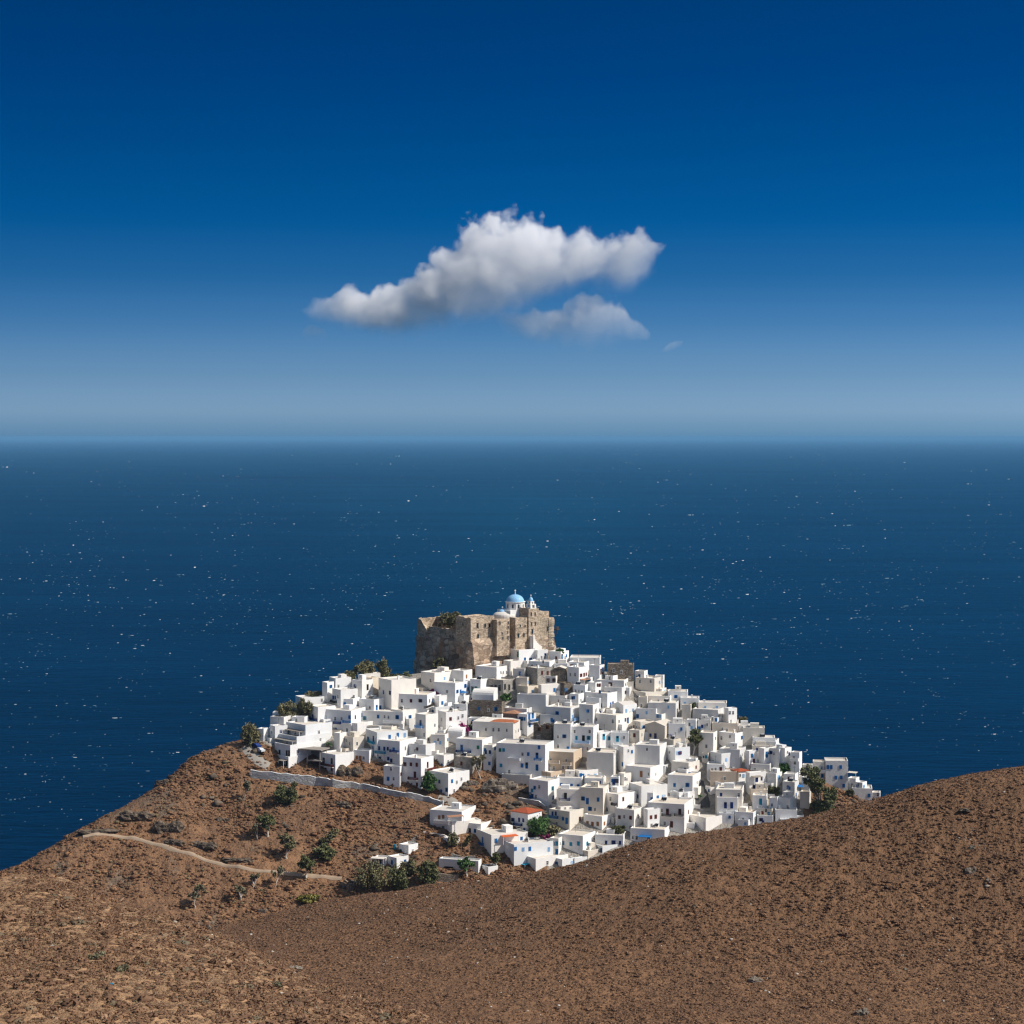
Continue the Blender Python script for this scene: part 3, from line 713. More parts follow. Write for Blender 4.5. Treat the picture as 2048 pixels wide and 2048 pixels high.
F 380 600 905 1300 1400 w;700,1345k;;
F 650 720 865 1285 1345 w;;;
D 20 130 300 1660 1760 w;60,1700k;;
C 1480 1560 1640 1395 1480 w;1590,1440b;;
'''
# ------------------------------------------------------------------ houses
CR = {'A': (460, 1250, 4.83), 'B': (780, 1150, 4.83), 'C': (1050, 1250, 4.83), 'D': (1380, 1300, 4.83), 'E': (700, 1500, 4.83), 'F': (1000, 1450, 4.83), 'K': (810, 1170, 6.0375)}
PAINT = dict(e='b', b='blue', n='navy', t='teal', l='light', r='red', o='orange', k='dark', g='green', w='whitep')
WORD = dict(b='blue', n='navy', t='turquoise', l='pale blue', r='brown', o='orange-brown', k='dark', g='green', w='white')
_wc = {}
def window_mesh(c, w, h, closed, door):
    key = (c, round(w, 1), round(h, 1), closed, door)
    if key in _wc: return _wc[key]
    b = MB(); t = .1; fr = 0; pn = 1; shm = 2
    x, z = w / 2, h / 2
    b.box(-x, x, -.06, .02, z - t, z, fr, 'k'); b.box(-x, x, -.08, .02, -z, -z + t * .8, fr, 'k')
    b.box(-x, -x + t, -.06, .02, -z + t * .8, z - t, fr, 'klr'[:1]); b.box(x - t, x, -.06, .02, -z + t * .8, z - t, fr, 'k')
    b.quad([(-x + t, -.012, -z + t * .8), (x - t, -.012, -z + t * .8), (x - t, -.012, z - t), (-x + t, -.012, z - t)], pn)
    if closed:
        for s in (-1, 1):
            a0, a1 = sorted((s * .02, s * (x - t)))
            b.box(a0, a1, -.05, -.02, -z + t, z - t - (.35 * h if door == 2 else 0), shm)
    else:
        b.box(-.025, .025, -.05, -.012, -z + t * .8, z - t, fr)
        b.box(-x + t, x - t, -.05, -.012, z * .25 - .025, z * .25 + .025, fr)
        if c not in 'kw' and not door:
            for s in (-1, 1):
                a0, a1 = sorted((s * (x + .01), s * (x + .24)))
                b.box(a0, a1, -.07, -.02, -z + .03, z - .03, shm)
    frame = M['whitep'] if c == 'k' and not door else M[PAINT[c]]
    o = b.build('window', [frame, M['glass'], M[PAINT[c]]]); me = o.data; bpy.data.objects.remove(o)
    _wc[key] = me; return me
def add_roof(kind, wl, wr, zt, wm, root, off):
    if kind.startswith('tile'):
        b = MB(); e = .35; m = M['tile_' + kind[5]]
        x0, x1, y0, y1 = -wl - e, e, -e, wr + e
        if kind.endswith('half'):                 # tiles on the right-hand part only, a flat terrace beside them
            f = MB(); f.quad([(-wl + .2, .2, zt - .1), (-.2, .2, zt - .1), (-.2, wr - .2, zt - .1), (-wl + .2, wr - .2, zt - .1)]); f.build('terrace', M['roof'], root)
            x0, x1, y0, y1 = -wl * .58, e, .3, min(wr * .5, 6.0)
        H = min(x1 - x0, y1 - y0) * .13; ym = (y0 + y1) / 2; xm = (x0 + x1) / 2; c = [(x0, y0, zt), (x1, y0, zt), (x1, y1, zt), (x0, y1, zt)]
        if x1 - x0 >= y1 - y0:
            r = (y1 - y0) / 2; A, B_ = (x0 + r, ym, zt + H), (x1 - r * .4, ym, zt + H)
            b.quad([c[0], c[1], B_, A]); b.quad([c[1], c[2], B_]); b.quad([c[2], c[3], A, B_]); b.quad([c[3], c[0], A])
        else:
            r = (x1 - x0) / 2; A, B_ = (xm, y0 + r, zt + H), (xm, y1 - r, zt + H)
            b.quad([c[0], c[1], A]); b.quad([c[1], c[2], B_, A]); b.quad([c[2], c[3], B_]); b.quad([c[3], c[0], A, B_])
        b.box(x0, x1, y0, y1, zt - .18, zt - .003)
        o = b.build('roof', m, root)
    elif kind == 'vault':
        b = MB(); R = wr / 2; hz = min(R * .62, 2.2); n = 10
        prof = [(R - (R - .05) * math.cos(math.pi * i / n), hz * math.sin(math.pi * i / n)) for i in range(n + 1)]
        for i in range(n):
            (ya, za), (yb, zb) = prof[i], prof[i + 1]
            b.quad([(-wl + .05, ya, zt + za), (-.05, ya, zt + za), (-.05, yb, zt + zb), (-wl + .05, yb, zt + zb)][::-1])
        for xx in (-wl + .05, -.05): b.quad([(xx, y, zt + z) for y, z in prof])
        o = b.build('roof', M['w'], root, False)
    elif kind == 'gable':
        b = MB(); H = min(1.5, wl * .16)
        A, B_ = (-wl / 2, -.05, zt + H), (-wl / 2, wr, zt + H)
        b.quad([(-wl, -.05, zt), A, B_, (-wl, wr, zt)]); b.quad([A, (0, -.05, zt), (0, wr, zt), B_])
        b.quad([(-wl, -.05, zt), (0, -.05, zt), A]); b.quad([(0, wr, zt), (-wl, wr, zt), B_])
        b.m = [1, 1, 0, 0]
        o = b.build('roof', [wm, M['roof']], root)
    else:
        b = MB(); b.quad([(-wl + .22, .22, zt - .42), (-.22, .22, zt - .42), (-.22, wr - .22, zt - .42), (-wl + .22, wr - .22, zt - .42)])
        o = b.build('roof', M['roof'], root)
    o.location = off
    return o
def wall_mesh(wl, wr, zt, kind, rnd):
    b = MB(); z0 = -6.0
    j = lambda s=.06: rnd.uniform(-s, s)
    base = [(-wl + j(), j(), z0), (.0, .0, z0), (j(), wr + j(), z0), (-wl + j(), wr + j(), z0)]
    tz = [zt + j(.07) for _ in range(4)]
    top = [(base[i][0] * .995, base[i][1] * .995 + .02, tz[i]) for i in range(4)]
    if kind == 'ruin':
        # broken top: each side in ragged steps, walls half a metre thick and no roof
        t = .6
        for (ax, ay), (bx, by), (nx, ny) in (((-wl, 0), (0, 0), (0, 1)), ((0, 0), (0, wr), (-1, 0)), ((0, wr), (-wl, wr), (0, -1)), ((-wl, wr), (-wl, 0), (1, 0))):
            n = max(3, int(math.hypot(bx - ax, by - ay) / 1.1)); hs = [zt - abs(rnd.gauss(0, 1.0)) for _ in range(n + 1)]
            for i in range(n):
                p = [(ax + (bx - ax) * k / n, ay + (by - ay) * k / n) for k in (i, i + 1)]
                o_ = [(p[0][0], p[0][1]), (p[1][0], p[1][1])]; q = [(x + nx * t, y + ny * t) for x, y in o_]
                h0, h1 = hs[i], hs[i + 1]
                b.quad([(*o_[0], z0), (*o_[1], z0), (*o_[1], h1), (*o_[0], h0)])
                b.quad([(*q[1], z0), (*q[0], z0), (*q[0], h0), (*q[1], h1)])
                b.quad([(*o_[0], h0), (*o_[1], h1), (*q[1], h1), (*q[0], h0)])
        return b
    for i in range(4):
        k = (i + 1) % 4
        b.quad([base[i], base[k], top[k], top[i]])
    if kind in ('vault', 'gable') or kind.startswith('tile'):
        b.quad(top); return b
    t = .22
    inn = [(top[0][0] + t, top[0][1] + t), (top[1][0] - t, top[1][1] + t), (top[2][0] - t, top[2][1] - t), (top[3][0] + t, top[3][1] - t)]
    it = [(inn[i][0], inn[i][1], tz[i] + .02) for i in range(4)]; ib = [(inn[i][0], inn[i][1], zt - .46) for i in range(4)]
    for i in range(4):
        k = (i + 1) % 4
        b.quad([top[i], top[k], it[k], it[i]]); b.quad([it[i], it[k], ib[k], ib[i]])
    return b
HOUSES = []
DENSE = np.array([(560, 1400), (700, 1350), (830, 1340), (1150, 1315), (1350, 1375), (1480, 1405), (1600, 1480), (1625, 1560), (1640, 1660), (1250, 1662), (1120, 1640), (1075, 1580), (1035, 1535), (900, 1520), (860, 1520), (760, 1525), (600, 1500), (520, 1465)], float)
rnd = random.Random(5)
def do_house(line, prev):
    add = line.startswith('+'); same = line.startswith('++'); line = line.lstrip('+ ')
    line, _, label = line.partition('#')
    fld = [q.strip() for q in line.split(';')]; head = fld[0]; wins = bals = extra = kind = ''
    for i, q in enumerate(fld[1:]):
        if q in ('vault', 'gable', 'ruin') or q.startswith('tile'): kind = q
        elif q.startswith('awn'): extra = q
        elif '-' in q.split(',')[0][1:]: bals = q
        elif q: wins = q
    hd = head.split(); ox, oy, s_ = CR[hd[0]]
    xl, xc, xr, yt, yb = (float(q) for q in hd[1:6]); col = hd[6]
    X = lambda v: ox + v / s_
    Y = lambda v: oy + v / s_
    pxl, pxc, pxr, pyt, pyb = X(xl), X(xc), X(xr), Y(yt), Y(yb)
    shifted = bool(inside(np.array([pxc]), np.array([pyb]), DENSE)[0])
    if shifted: pyb += 13      # its foot stands behind the house in front
    P = hit(pxc, pyb); d = P[1]; s = F / d
    L, R = max(pxc - pxl, 1), max(pxr - pxc, 1)
    th = prev['th'] if same else min(max(math.atan2(R, L * 1.05), math.radians(6 if pxc > 1130 else 17)), math.radians(64))
    ct, st = math.cos(th), math.sin(th)
    wl = max(L / s / ct, 2.6); wr = max(R / s / st, 3.4); wr = min(wr, 16)
    zt = float(at(pxc, pyt, d)[2] - P[2])
    if add: root = prev['root']; off = np.array(P) - np.array(root.location); c_, s__ = math.cos(prev['th']), math.sin(prev['th']); off = Vector((off[0] * c_ - off[1] * s__, off[0] * s__ + off[1] * c_, off[2]))
    else:
        root = empty({'s': 'stone_house', 'h': 'stone_house'}.get(col, 'village_house') if kind != 'ruin' else 'stone_ruin', P, -th); off = Vector((0, 0, 0))
    dr = (prev['th'] - th) if add else 0.0      # a wing may be turned a little against its house
    wm = M[col]
    TURN = lambda v: Matrix.Rotation(dr, 3, 'Z') @ Vector(v)
    w_ = wall_mesh(wl, wr, zt, kind, rnd).build('wall', wm, root); w_.location = off; w_.rotation_euler = (0, 0, dr)
    if kind != 'ruin': add_roof(kind, wl, wr, zt, wm, root, off).rotation_euler = (0, 0, dr)
    info = prev if add else dict(root=root, th=th, px=(pxl + pxr) / 2, py=(pyt + min(pyb, pyt + 60)) / 2, col=col, kind=kind, wins=[], bals=[], label=label.strip(), h=pyb - pyt, w=pxr - pxl)
    def spot(wx, wy):
        px_, py_ = X(wx), Y(wy)
        if wx < xc:
            a = min(max((pxc - px_) / s / ct, .55), wl - .55); dd = d + a * st
            return (-a, -.0, CAMZ + ray(px_, py_)[1] * dd - P[2]), 0
        bb = min(max((px_ - pxc) / s / st, .55), wr - .55); dd = d + bb * ct
        return (0.0, bb, CAMZ + ray(px_, py_)[1] * dd - P[2]), 1
    for w in wins.split():
        q, c = w[:-1], w[-1]; wx, wy = (float(v) for v in q.split(','))
        door = c.isupper(); c = c.lower()
        big = c == 'h'
        if big: c = 'k'
        (lx_, ly_, lz), side = spot(wx, wy)
        ww, hh = (3.0, 2.3) if big else ((.95, 2.05) if door else (rnd.choice([.75, .85, .9]), rnd.choice([1.2, 1.35])))
        if kind == 'ruin': ww, hh = 1.1, 1.4
        nm = 'door' if door or big else 'window'
        closed = (rnd.random() < .8 or door) and c != 'k'
        me = window_mesh(c, ww, hh, bool(closed), (1 + int(rnd.random() < .5)) if (door or big) else 0)
        o = put(nm, me, root)
        o.location = TURN((lx_ + (.03 if side else 0), ly_ - (0 if side else .03), lz)) + off; o.rotation_euler = (0, 0, dr + (math.pi / 2 if side else 0))
        info['wins'].append((c, nm))
    for bl in bals.split():
        xs, rest = bl.split(','); c = rest[-1]; y = float(rest[:-1]); x0, x1 = (float(v) for v in xs.split('-'))
        (ax, ay, az), side = spot((x0 + x1) / 2, y)
        wd = (x1 - x0) / s_ / s / (st if side else ct)
        wd = min(wd, (wr if side else wl) - .1)
        b = MB(); b.box(-wd / 2, wd / 2, -1.0, -.01, -.62, -.47)
        bo = b.build('balcony', M['w'], root); bo.location = TURN((ax, ay, az)) + off; bo.rotation_euler = (0, 0, dr + (math.pi / 2 if side else 0))
        r = MB()
        if c in 'we':
            r.box(-wd / 2, wd / 2, -1.0, -.86, -.468, .42); r.box(-wd / 2, -wd / 2 + .14, -.858, -.01, -.468, .42); r.box(wd / 2 - .14, wd / 2, -.858, -.01, -.468, .42)
        else:
            for z0, z1 in ((.38, .45), (-.44, -.38)):
                r.box(-wd / 2, wd / 2, -.98, -.92, z0, z1); r.box(-wd / 2, -wd / 2 + .06, -.918, -.01, z0, z1); r.box(wd / 2 - .06, wd / 2, -.918, -.01, z0, z1)
            n = max(3, int(wd / .16))
            for i in range(n + 1):
                x = -wd / 2 + .03 + (wd - .06) * i / n; r.box(x - .045, x + .045, -.975, -.925, -.378, .378)
            for i in range(6):
                for xx in (-wd / 2 + .03, wd / 2 - .03): r.box(xx - .025, xx + .025, -.90 + i * .15, -.81 + i * .15, -.378, .378)
        r.build('railing', M['w'] if c == 'w' else M[PAINT[c]], bo)
        info['bals'].append(c)
    if extra.startswith('awn:'):
        xs, rest = extra[4:].split(','); c = rest[-1]; y = float(rest[:-1]); x0, x1 = (float(v) for v in xs.split('-'))
        (ax, ay, az), side = spot((x0 + x1) / 2, y)
        wd = min((x1 - x0) / s_ / s / (st if side else ct), (wr if side else wl) * 1.1)
        dp = 2.0; b = MB()
        b.quad([(-wd / 2, -.02, .16), (-wd / 2, -dp, -.06), (wd / 2, -dp, -.06), (wd / 2, -.02, .16)]); b.quad([(-wd / 2, -.02, .26), (wd / 2, -.02, .26), (wd / 2, -dp, .04), (-wd / 2, -dp, .04)])
        b.quad([(-wd / 2, -dp, -.06), (-wd / 2, -dp, .04), (wd / 2, -dp, .04), (wd / 2, -dp, -.06)])
        for sx in (-1, 1): b.quad([(sx * wd / 2, -.02, .16), (sx * wd / 2, -.02, .26), (sx * wd / 2, -dp, .04), (sx * wd / 2, -dp, -.06)])
        o = b.build('awning', {'k': M['concrete'], 'w': M['roof'], 'o': M['awnorange'], 'r': M['tile_b'], 'n': M['navy'], 'b': M['blue'], 't': M['teal']}[c], root)
        p = MB()
        for xx in (-wd / 2 + .1, wd / 2 - .1): p.box(xx - .06, xx + .06, -dp + .05, -dp + .17, -2.5, -.06)
        po = p.build('post', M['whitep'], o)
        o.location = TURN((ax, ay, az)) + off; o.rotation_euler = (0, 0, dr + (math.pi / 2 if side else 0))
        info['awn'] = c
    if not add and shifted and not kind and wl > 3.2:
        k = rnd.random()
        if k < .62:      # low room or terrace built against the foot of the house, as all over the village
            aw = wl * rnd.uniform(.35, .75); ax = -rnd.uniform(0, wl - aw); ad = rnd.uniform(1.6, 3.0); ah = rnd.uniform(1.7, 3.0)
            b = MB(); b.box(ax - aw, ax, -ad, -.01, -6, ah, 0, 'kt')
            b.quad([(ax - aw, -ad, ah), (ax, -ad, ah), (ax - .2, -ad + .2, ah), (ax - aw + .2, -ad + .2, ah)]); b.quad([(ax, -ad, ah), (ax, -.01, ah), (ax - .2, -.01, ah), (ax - .2, -ad + .2, ah)]); b.quad([(ax - aw, -.01, ah), (ax - aw, -ad, ah), (ax - aw + .2, -ad + .2, ah), (ax - aw + .2, -.01, ah)])
            b.quad([(ax - aw + .2, -ad + .2, ah - .3), (ax - .2, -ad + .2, ah - .3), (ax - .2, -.01, ah - .3), (ax - aw + .2, -.01, ah - .3)])
            b.build('annex', M[rnd.choice('wwwgc')], root)
            for q in range(0 if any(k_ in label for k_ in ('windowless', 'no windows', 'bare', 'blank', 'plain', 'single', 'one ')) else rnd.choice([0, 1, 1, 2])):
                me = window_mesh(rnd.choice('bbktnl'), .75, 1.0, True, 0); o = put('window', me, root); o.location = (ax - aw * (.3 + .4 * q), -ad - .03, ah - 1.25)
    if not add and not kind and not label and len(wins.split()) < 3 and rnd.random() < .8:
        for q in range(rnd.choice([1, 1, 2, 2, 3])):
            side = rnd.random() < (R / (L + R)); c = rnd.choice('kkkbbnrl'); u = rnd.uniform(.2, .8)
            if zt < 2.0: break
            o = put('window', window_mesh(c, .75, 1.1, rnd.random() < .6 and c != 'k', 0), root); z = zt - rnd.uniform(1.35, min(2.4, zt - .4) if zt > 2.4 else 1.5)
            o.location = (.03, wr * u, z) if side else (-wl * u, -.03, z); o.rotation_euler = (0, 0, math.pi / 2 if side else 0); info['wins'].append((c, 'window'))
    # small things of the roof: a chimney, a stair hut or a low parapet block, as the whole village shows
    if not add and not kind and wl > 4 and wr > 4.2:
        r = rnd.random()
        if r < .34:
            b = MB(); x, y = -rnd.uniform(.8, wl - 1), rnd.uniform(1.2, wr - .8)
            b.box(x - .28, x + .28, y - .28, y + .28, zt - .43, zt + .75); b.box(x - .36, x + .36, y - .36, y + .36, zt + .752, zt + .86)
            b.build('chimney', M['w'], root)
        if .25 < r < .55:
            b = MB(); x, y = -rnd.uniform(.35, .7) * wl, rnd.uniform(.55, .7) * wr; hw, hd, hh = rnd.uniform(1.0, 1.7), rnd.uniform(.9, 1.3), rnd.uniform(.9, 1.7)
            hw = min(hw, wl * .3); b.box(x - hw, x + hw, y - hd, y + hd, zt - .43, zt + hh); b.build('roof_hut', wm, root)
            if hh > 1.2: o = put('window', window_mesh('k', .6, .8, False, 0), root); o.location = (x, y - hd - .03, zt + hh - .7)
        if .6 < r < .72:
            b = MB(); x, y = -rnd.uniform(.3, .7) * wl, wr * .5; b.tube((x - .5, y, zt + .75), (x + .5, y, zt + .75), .3, .3, 10); b.quad([(x - .9, y - 1.2, zt + .0), (x + .9, y - 1.2, zt + .0), (x + .9, y - .1, zt + .75), (x - .9, y - .1, zt + .75)]); b.box(x - .6, x + .6, y - .15, y + .15, zt - .43, zt + .44)
            b.m[-7] = 1; b.build('solar_heater', [M['whitep'], M['glass']], root)
        if r > .66:
            b = MB(); x, y = -rnd.uniform(.1, .9) * wl, wr * rnd.uniform(.5, .9); b.tube((x, y, zt - .43), (x, y, zt + 2.2), .045, .035); b.tube((x - .6, y, zt + 2.0), (x + .6, y, zt + 2.0), .03, .03); b.tube((x - .4, y, zt + 1.7), (x + .4, y, zt + 1.7), .03, .03)
            b.build('aerial', M['iron'], root)
    if not add and shifted and not kind and wr > 5 and rnd.random() < .45:      # a lower room on the sunny side
        al = wr * rnd.uniform(.35, .6); y0 = rnd.uniform(.1, .35) * wr; ad = rnd.uniform(1.4, 2.6); ah = rnd.uniform(2.0, max(2.2, zt * .6))
        b = MB(); b.box(.01, ad, y0, y0 + al, -6, ah - .25); b.box(ad - .2, ad + .003, y0 - .003, y0 + al + .003, ah - .248, ah); b.box(.01, ad - .202, y0 - .003, y0 + .2, ah - .248, ah)
        b.build('side_room', M[rnd.choice('wwwg')], root)
        if rnd.random() < .7 and not label: o = put('window', window_mesh(rnd.choice('bbkt'), .75, 1.1, True, 0), root); o.location = (ad + .03, y0 + al * .5, ah - 1.2); o.rotation_euler = (0, 0, math.pi / 2)
    if not add: HOUSES.append(info)
    return info
prev = None
for line in HOUSE_DATA.strip().splitlines(): prev = do_house(line, prev)

# ------------------------------------------------------------------ castle on the summit
TH = math.radians(50); ct, st = math.cos(TH), math.sin(TH)
KX = lambda x: 810 + x / 6.0375
KY = lambda y: 1170 + y / 6.0375
OP = hit(KX(795), KY(1075)); OD = OP[1]
castle = empty('hilltop_castle', OP, -TH)
tag(castle, 'ruined brown stone castle with a dark left wall and sunlit right wall, crowning the village', 'castle')
def world(x, y): return OP[0] + x * ct + y * st, OP[1] - x * st + y * ct
def vK(kx, n=0.0):          # distance along the sunlit wall seen at castle-crop x, n metres in front of that wall
    lo, hi = -60, 120
    for _ in range(50):
        m_ = (lo + hi) / 2; w = world(n, m_)
        if pix((w[0], w[1], OP[2] + 15))[0] < KX(kx): lo = m_
        else: hi = m_
    return lo
def uK(kx, v=0.0):
    lo, hi = -90, 60
    for _ in range(50):
        m_ = (lo + hi) / 2; w = world(m_, v)
        if pix((w[0], w[1], OP[2] + 15))[0] < KX(kx): lo = m_
        else: hi = m_
    return lo
def zK(ky, x, y):
    w = world(x, y); return CAMZ + float(ray(w[0] / w[1] * F + 1024, KY(ky))[1]) * w[1] - OP[2]
def rubble(name, x0, x1, y0, y1, z0, z1, jag=.35, mat='castle', parent=castle, seg=1.4, zfun=None):
    b = MB(); nx = max(1, int((x1 - x0) / seg)); ny = max(1, int((y1 - y0) / seg))
    rr = random.Random(int(x0 * 31 + y0 * 17 + z1)); hz = {}
    for i in range(nx + 1):
        for j in range(ny + 1):
            hz[i, j] = z1 - abs(rr.gauss(0, jag)) + (zfun(i / nx, j / ny) if zfun else 0)
    P_ = lambda i, j: (x0 + (x1 - x0) * i / nx, y0 + (y1 - y0) * j / ny)
    for i in range(nx):
        for j in range(ny):
            b.quad([(*P_(i, j), hz[i, j]), (*P_(i + 1, j), hz[i + 1, j]), (*P_(i + 1, j + 1), hz[i + 1, j + 1]), (*P_(i, j + 1), hz[i, j + 1])])
    for i in range(nx):
        b.quad([(*P_(i, 0), z0), (*P_(i + 1, 0), z0), (*P_(i + 1, 0), hz[i + 1, 0]), (*P_(i, 0), hz[i, 0])])
        b.quad([(*P_(i + 1, ny), z0), (*P_(i, ny), z0), (*P_(i, ny), hz[i, ny]), (*P_(i + 1, ny), hz[i + 1, ny])])
    for j in range(ny):
        b.quad([(*P_(0, j + 1), z0), (*P_(0, j), z0), (*P_(0, j), hz[0, j]), (*P_(0, j + 1), hz[0, j + 1])])
        b.quad([(*P_(nx, j), z0), (*P_(nx, j + 1), z0), (*P_(nx, j + 1), hz[nx, j + 1]), (*P_(nx, j), hz[nx, j])])
    return b.build(name, M[mat], parent)
zw = zK(660, 0, 0) - 1.5                       # foot of the masonry, on the rock
ztop = zK(393, 0, 0)
uL = uK(145); u2 = uK(270); u3 = uK(612); vend = vK(1760, 1)
v1 = vK(1078)
rubble('keep', u3, 0, 0, v1, zw, ztop + .15, .4)
rubble('curtain_wall', u2, u3 - .02, 0.6, 1.9, zw, zK(515, (u2 + u3) / 2, 0), .35)
rubble('curtain_wall', u2 + 2, u3 - .02, 9, 10.2, zw, zK(375, (u2 + u3) / 2, 9) - .4, .5)
rubble('ruined_tower', uL, uL + 1.3, 0, 9, zw, zK(395, uL, 0), .5)
rubble('ruined_tower', uL + 1.32, u2, -.4, .9, zw, zK(400, u2, 0), .3, zfun=lambda a, c: -5.5 * max(0, a - .25))
rubble('ruined_tower', uL + 1.32, uL + 8, 8.2, 9.4, zw, zK(375, uL + 4, 9), .3)
va, vb = vK(1050), vK(1262, 2.8)
rubble('buttress_tower', .02, 2.8, va, vb, zw - 5, zK(413, 2.8, va), .25)
vc = vK(1262); vd = vK(1482, 3.4)
rubble('buttress_tower', .02, 3.4, vc, vd, zw - 5, zK(396, 3.4, vc), .22)
rubble('curtain_wall', -6, -.02, v1 + .02, vd, zw, zK(425, 0, v1 + 6), .15)
rubble('curtain_wall', -6, -.02, vd + .02, vend, zw, ztop + .3, .3)
ve = vK(1614, 3.9)
bt = rubble('bell_tower_shaft', -5.8, 3.9, vd + .02, ve, zw - 5, zK(288, 3.9, vd), .05)
rubble('curtain_wall', .02, 1.2, ve + .02, vend - 1.6, zw - 2, zK(392, 1, ve), .5, 'stained')
b = MB()
def drum(b, cx, cy, r0, r1, z0, z1, n=10, m=0, cap=True, bulge=None):
    rg = []
    for r, z in ((r0, z0), (r1, z1)): rg.append([(cx + r * math.cos(6.2832 * i / n), cy + r * math.sin(6.2832 * i / n), z) for i in range(n)])
    for i in range(n):
        j = (i + 1) % n; b.quad([rg[0][i], rg[0][j], rg[1][j], rg[1][i]], m)
    if cap: b.quad(rg[1], m)
rr = random.Random(4); zprev = zw - 3; cx, cy = -.6, vend
for k in range(10):
    z1_ = zw - 3 + (zK(394, 0, vend) - zw + 3) * (k + 1) / 10
    drum(b, cx, cy, 2.5 + rr.uniform(-.2, .1), 2.4 + rr.uniform(-.25, .15), zprev, z1_, 12, 0, True); zprev = z1_ - .01
b.build('corner_turret', M['stained'], castle)
b = MB()   # sloping stair ramp against the right wall
y0, y1 = ve + .4, vK(1700, 3); zt_ = zK(525, 2, y0); zb_ = zK(705, 2, y1)
for xa in (1.3, 3.0): pass
b.quad([(3.0, y0, zw - 6), (3.0, y1, zw - 6), (3.0, y1, zb_), (3.0, y0, zt_)]); b.quad([(1.22, y0, zt_), (3.0, y0, zt_), (3.0, y1, zb_), (1.22, y1, zb_)])
b.quad([(1.22, y0, zw - 6), (3.0, y0, zw - 6), (3.0, y0, zt_), (1.22, y0, zt_)]); b.quad([(3.0, y1, zw - 6), (1.22, y1, zw - 6), (1.22, y1, zb_), (3.0, y1, zb_)])
b.build('stair_ramp', M['castle'], castle)
# broken timber balcony at the far corner
b = MB(); zz = zK(545, 1, vend); b.box(-.5, 2.6, vend + 1.6, vend + 3.4, zz, zz + .3); b.box(1.9, 2.2, vend + 2, vend + 2.2, zz - 1.6, zz); b.box(1.8, 2.2, vend + 1.8, vend + 3, zz + .302, zz + 1.3)
b.build('broken_balcony', M['dark'], castle)
# rock under the walls: rings of rough stone that spread towards the ground
def rock_base():
    x0, x1, y0, y1 = uL - .3, 1.6, -.5, vend + 2.0
    per = []
    def seg(ax, ay, bx, by, nx, ny):
        n = max(2, int(math.hypot(bx - ax, by - ay) / 1.2))
        for i in range(n): per.append((ax + (bx - ax) * i / n, ay + (by - ay) * i / n, nx, ny))
    seg(x0, y0, x1, y0, 0, -1); seg(x1, y0, x1, y1, 1, 0); seg(x1, y1, x0, y1, 0, 1); seg(x0, y1, x0, y0, -1, 0)
    lev = 12; b = MB(); n = len(per)
    zb = -9.0; zt2 = zw + 1.7
    for k in range(lev + 1):
        t = k / lev
        for i, (x, y, nx, ny) in enumerate(per):
            w = (fbm(np.array([x * 1.0 + y]), np.array([t * 26.0]), 8.5, 5)[0])
            o = (1 - t) ** 1.2 * 2.6 - .5 + w * 4.2 * min(1, .2 + 1.6 * (1 - t)) - (1.2 if t > .93 else 0)
            if nx == 1: o *= .75
            z = zb + (zt2 - zb) * t + vnoise(np.array([i * .45]), np.array([k * 1.3]))[0] * 1.6
            b.v.append((x + nx * o, y + ny * o, z))
    for k in range(lev):
        for i in range(n):
            j = (i + 1) % n; b.f.append((k * n + i, k * n + j, (k + 1) * n + j, (k + 1) * n + i)); b.m.append(0)
    b.f.append(tuple(lev * n + i for i in range(n))); b.m.append(0)
    return b.build('rock_base', M['cliff'], castle)
rock_base()
def opening(kx, ky, w, h, n, parent=castle, side=1, mat='glass'):
    """dark window opening with a stone surround, on the sunlit (side 1) or the shaded wall"""
    b = MB(); x, z = w / 2, h / 2
    b.quad([(-x, -.02, -z), (x, -.02, -z), (x, -.02, z), (-x, -.02, z)], 1)  # flat dark pane painted for the shade inside the opening
    b.box(-x - .12, x + .12, -.10, .05, z, z + .14); b.box(-x - .12, x + .12, -.12, .05, -z - .12, -z)
    b.box(-x - .12, -x, -.08, .05, -z, z); b.box(x, x + .12, -.08, .05, -z, z)
    o = b.build('window', [M['castle'], M[mat]], parent)
    if side: v = vK(kx, n); o.location = (n + .03, v, zK(ky, n, v)); o.rotation_euler = (0, 0, math.pi / 2)
    else: u = uK(kx, n); o.location = (u, n - .03, zK(ky, u, n))
    return o
for kx, ky, w, h, n in [(875, 490, .95, 1.9, 0), (966, 490, .85, 1.5, 0), (1018, 487, .9, 1.5, 0), (880, 620, .85, 1.6, 0), (1145, 460, .6, 1.2, 2.8), (1172, 585, .5, .8, 2.8), (1180, 642, .6, .8, 2.8),
                       (1245, 455, .5, .9, 2.8), (1245, 510, .45, 1.0, 2.8), (1240, 570, .45, .8, 2.8), (1243, 640, .5, 1.5, 2.8), (1393, 492, .5, .8, 3.4), (1450, 495, .5, .7, 3.4), (1370, 610, .75, 1.7, 3.4), (1434, 605, .75, 1.5, 3.4),
                       (1527, 350, .5, 1.3, 3.9), (1571, 350, .5, 1.3, 3.9), (1528, 470, .55, 1.5, 3.9), (1575, 468, .55, 1.3, 3.9), (1536, 560, .8, 1.9, 3.9), (1732, 528, 1.6, 2.0, 1.2)]:
    opening(kx, ky, w, h, n)
for kx, ky in [(545, 620), (581, 630), (490, 590), (700, 470)]: opening(kx, ky, .5, 1.1 if ky != 590 else .5, .6 if kx < 600 else 0, side=0)
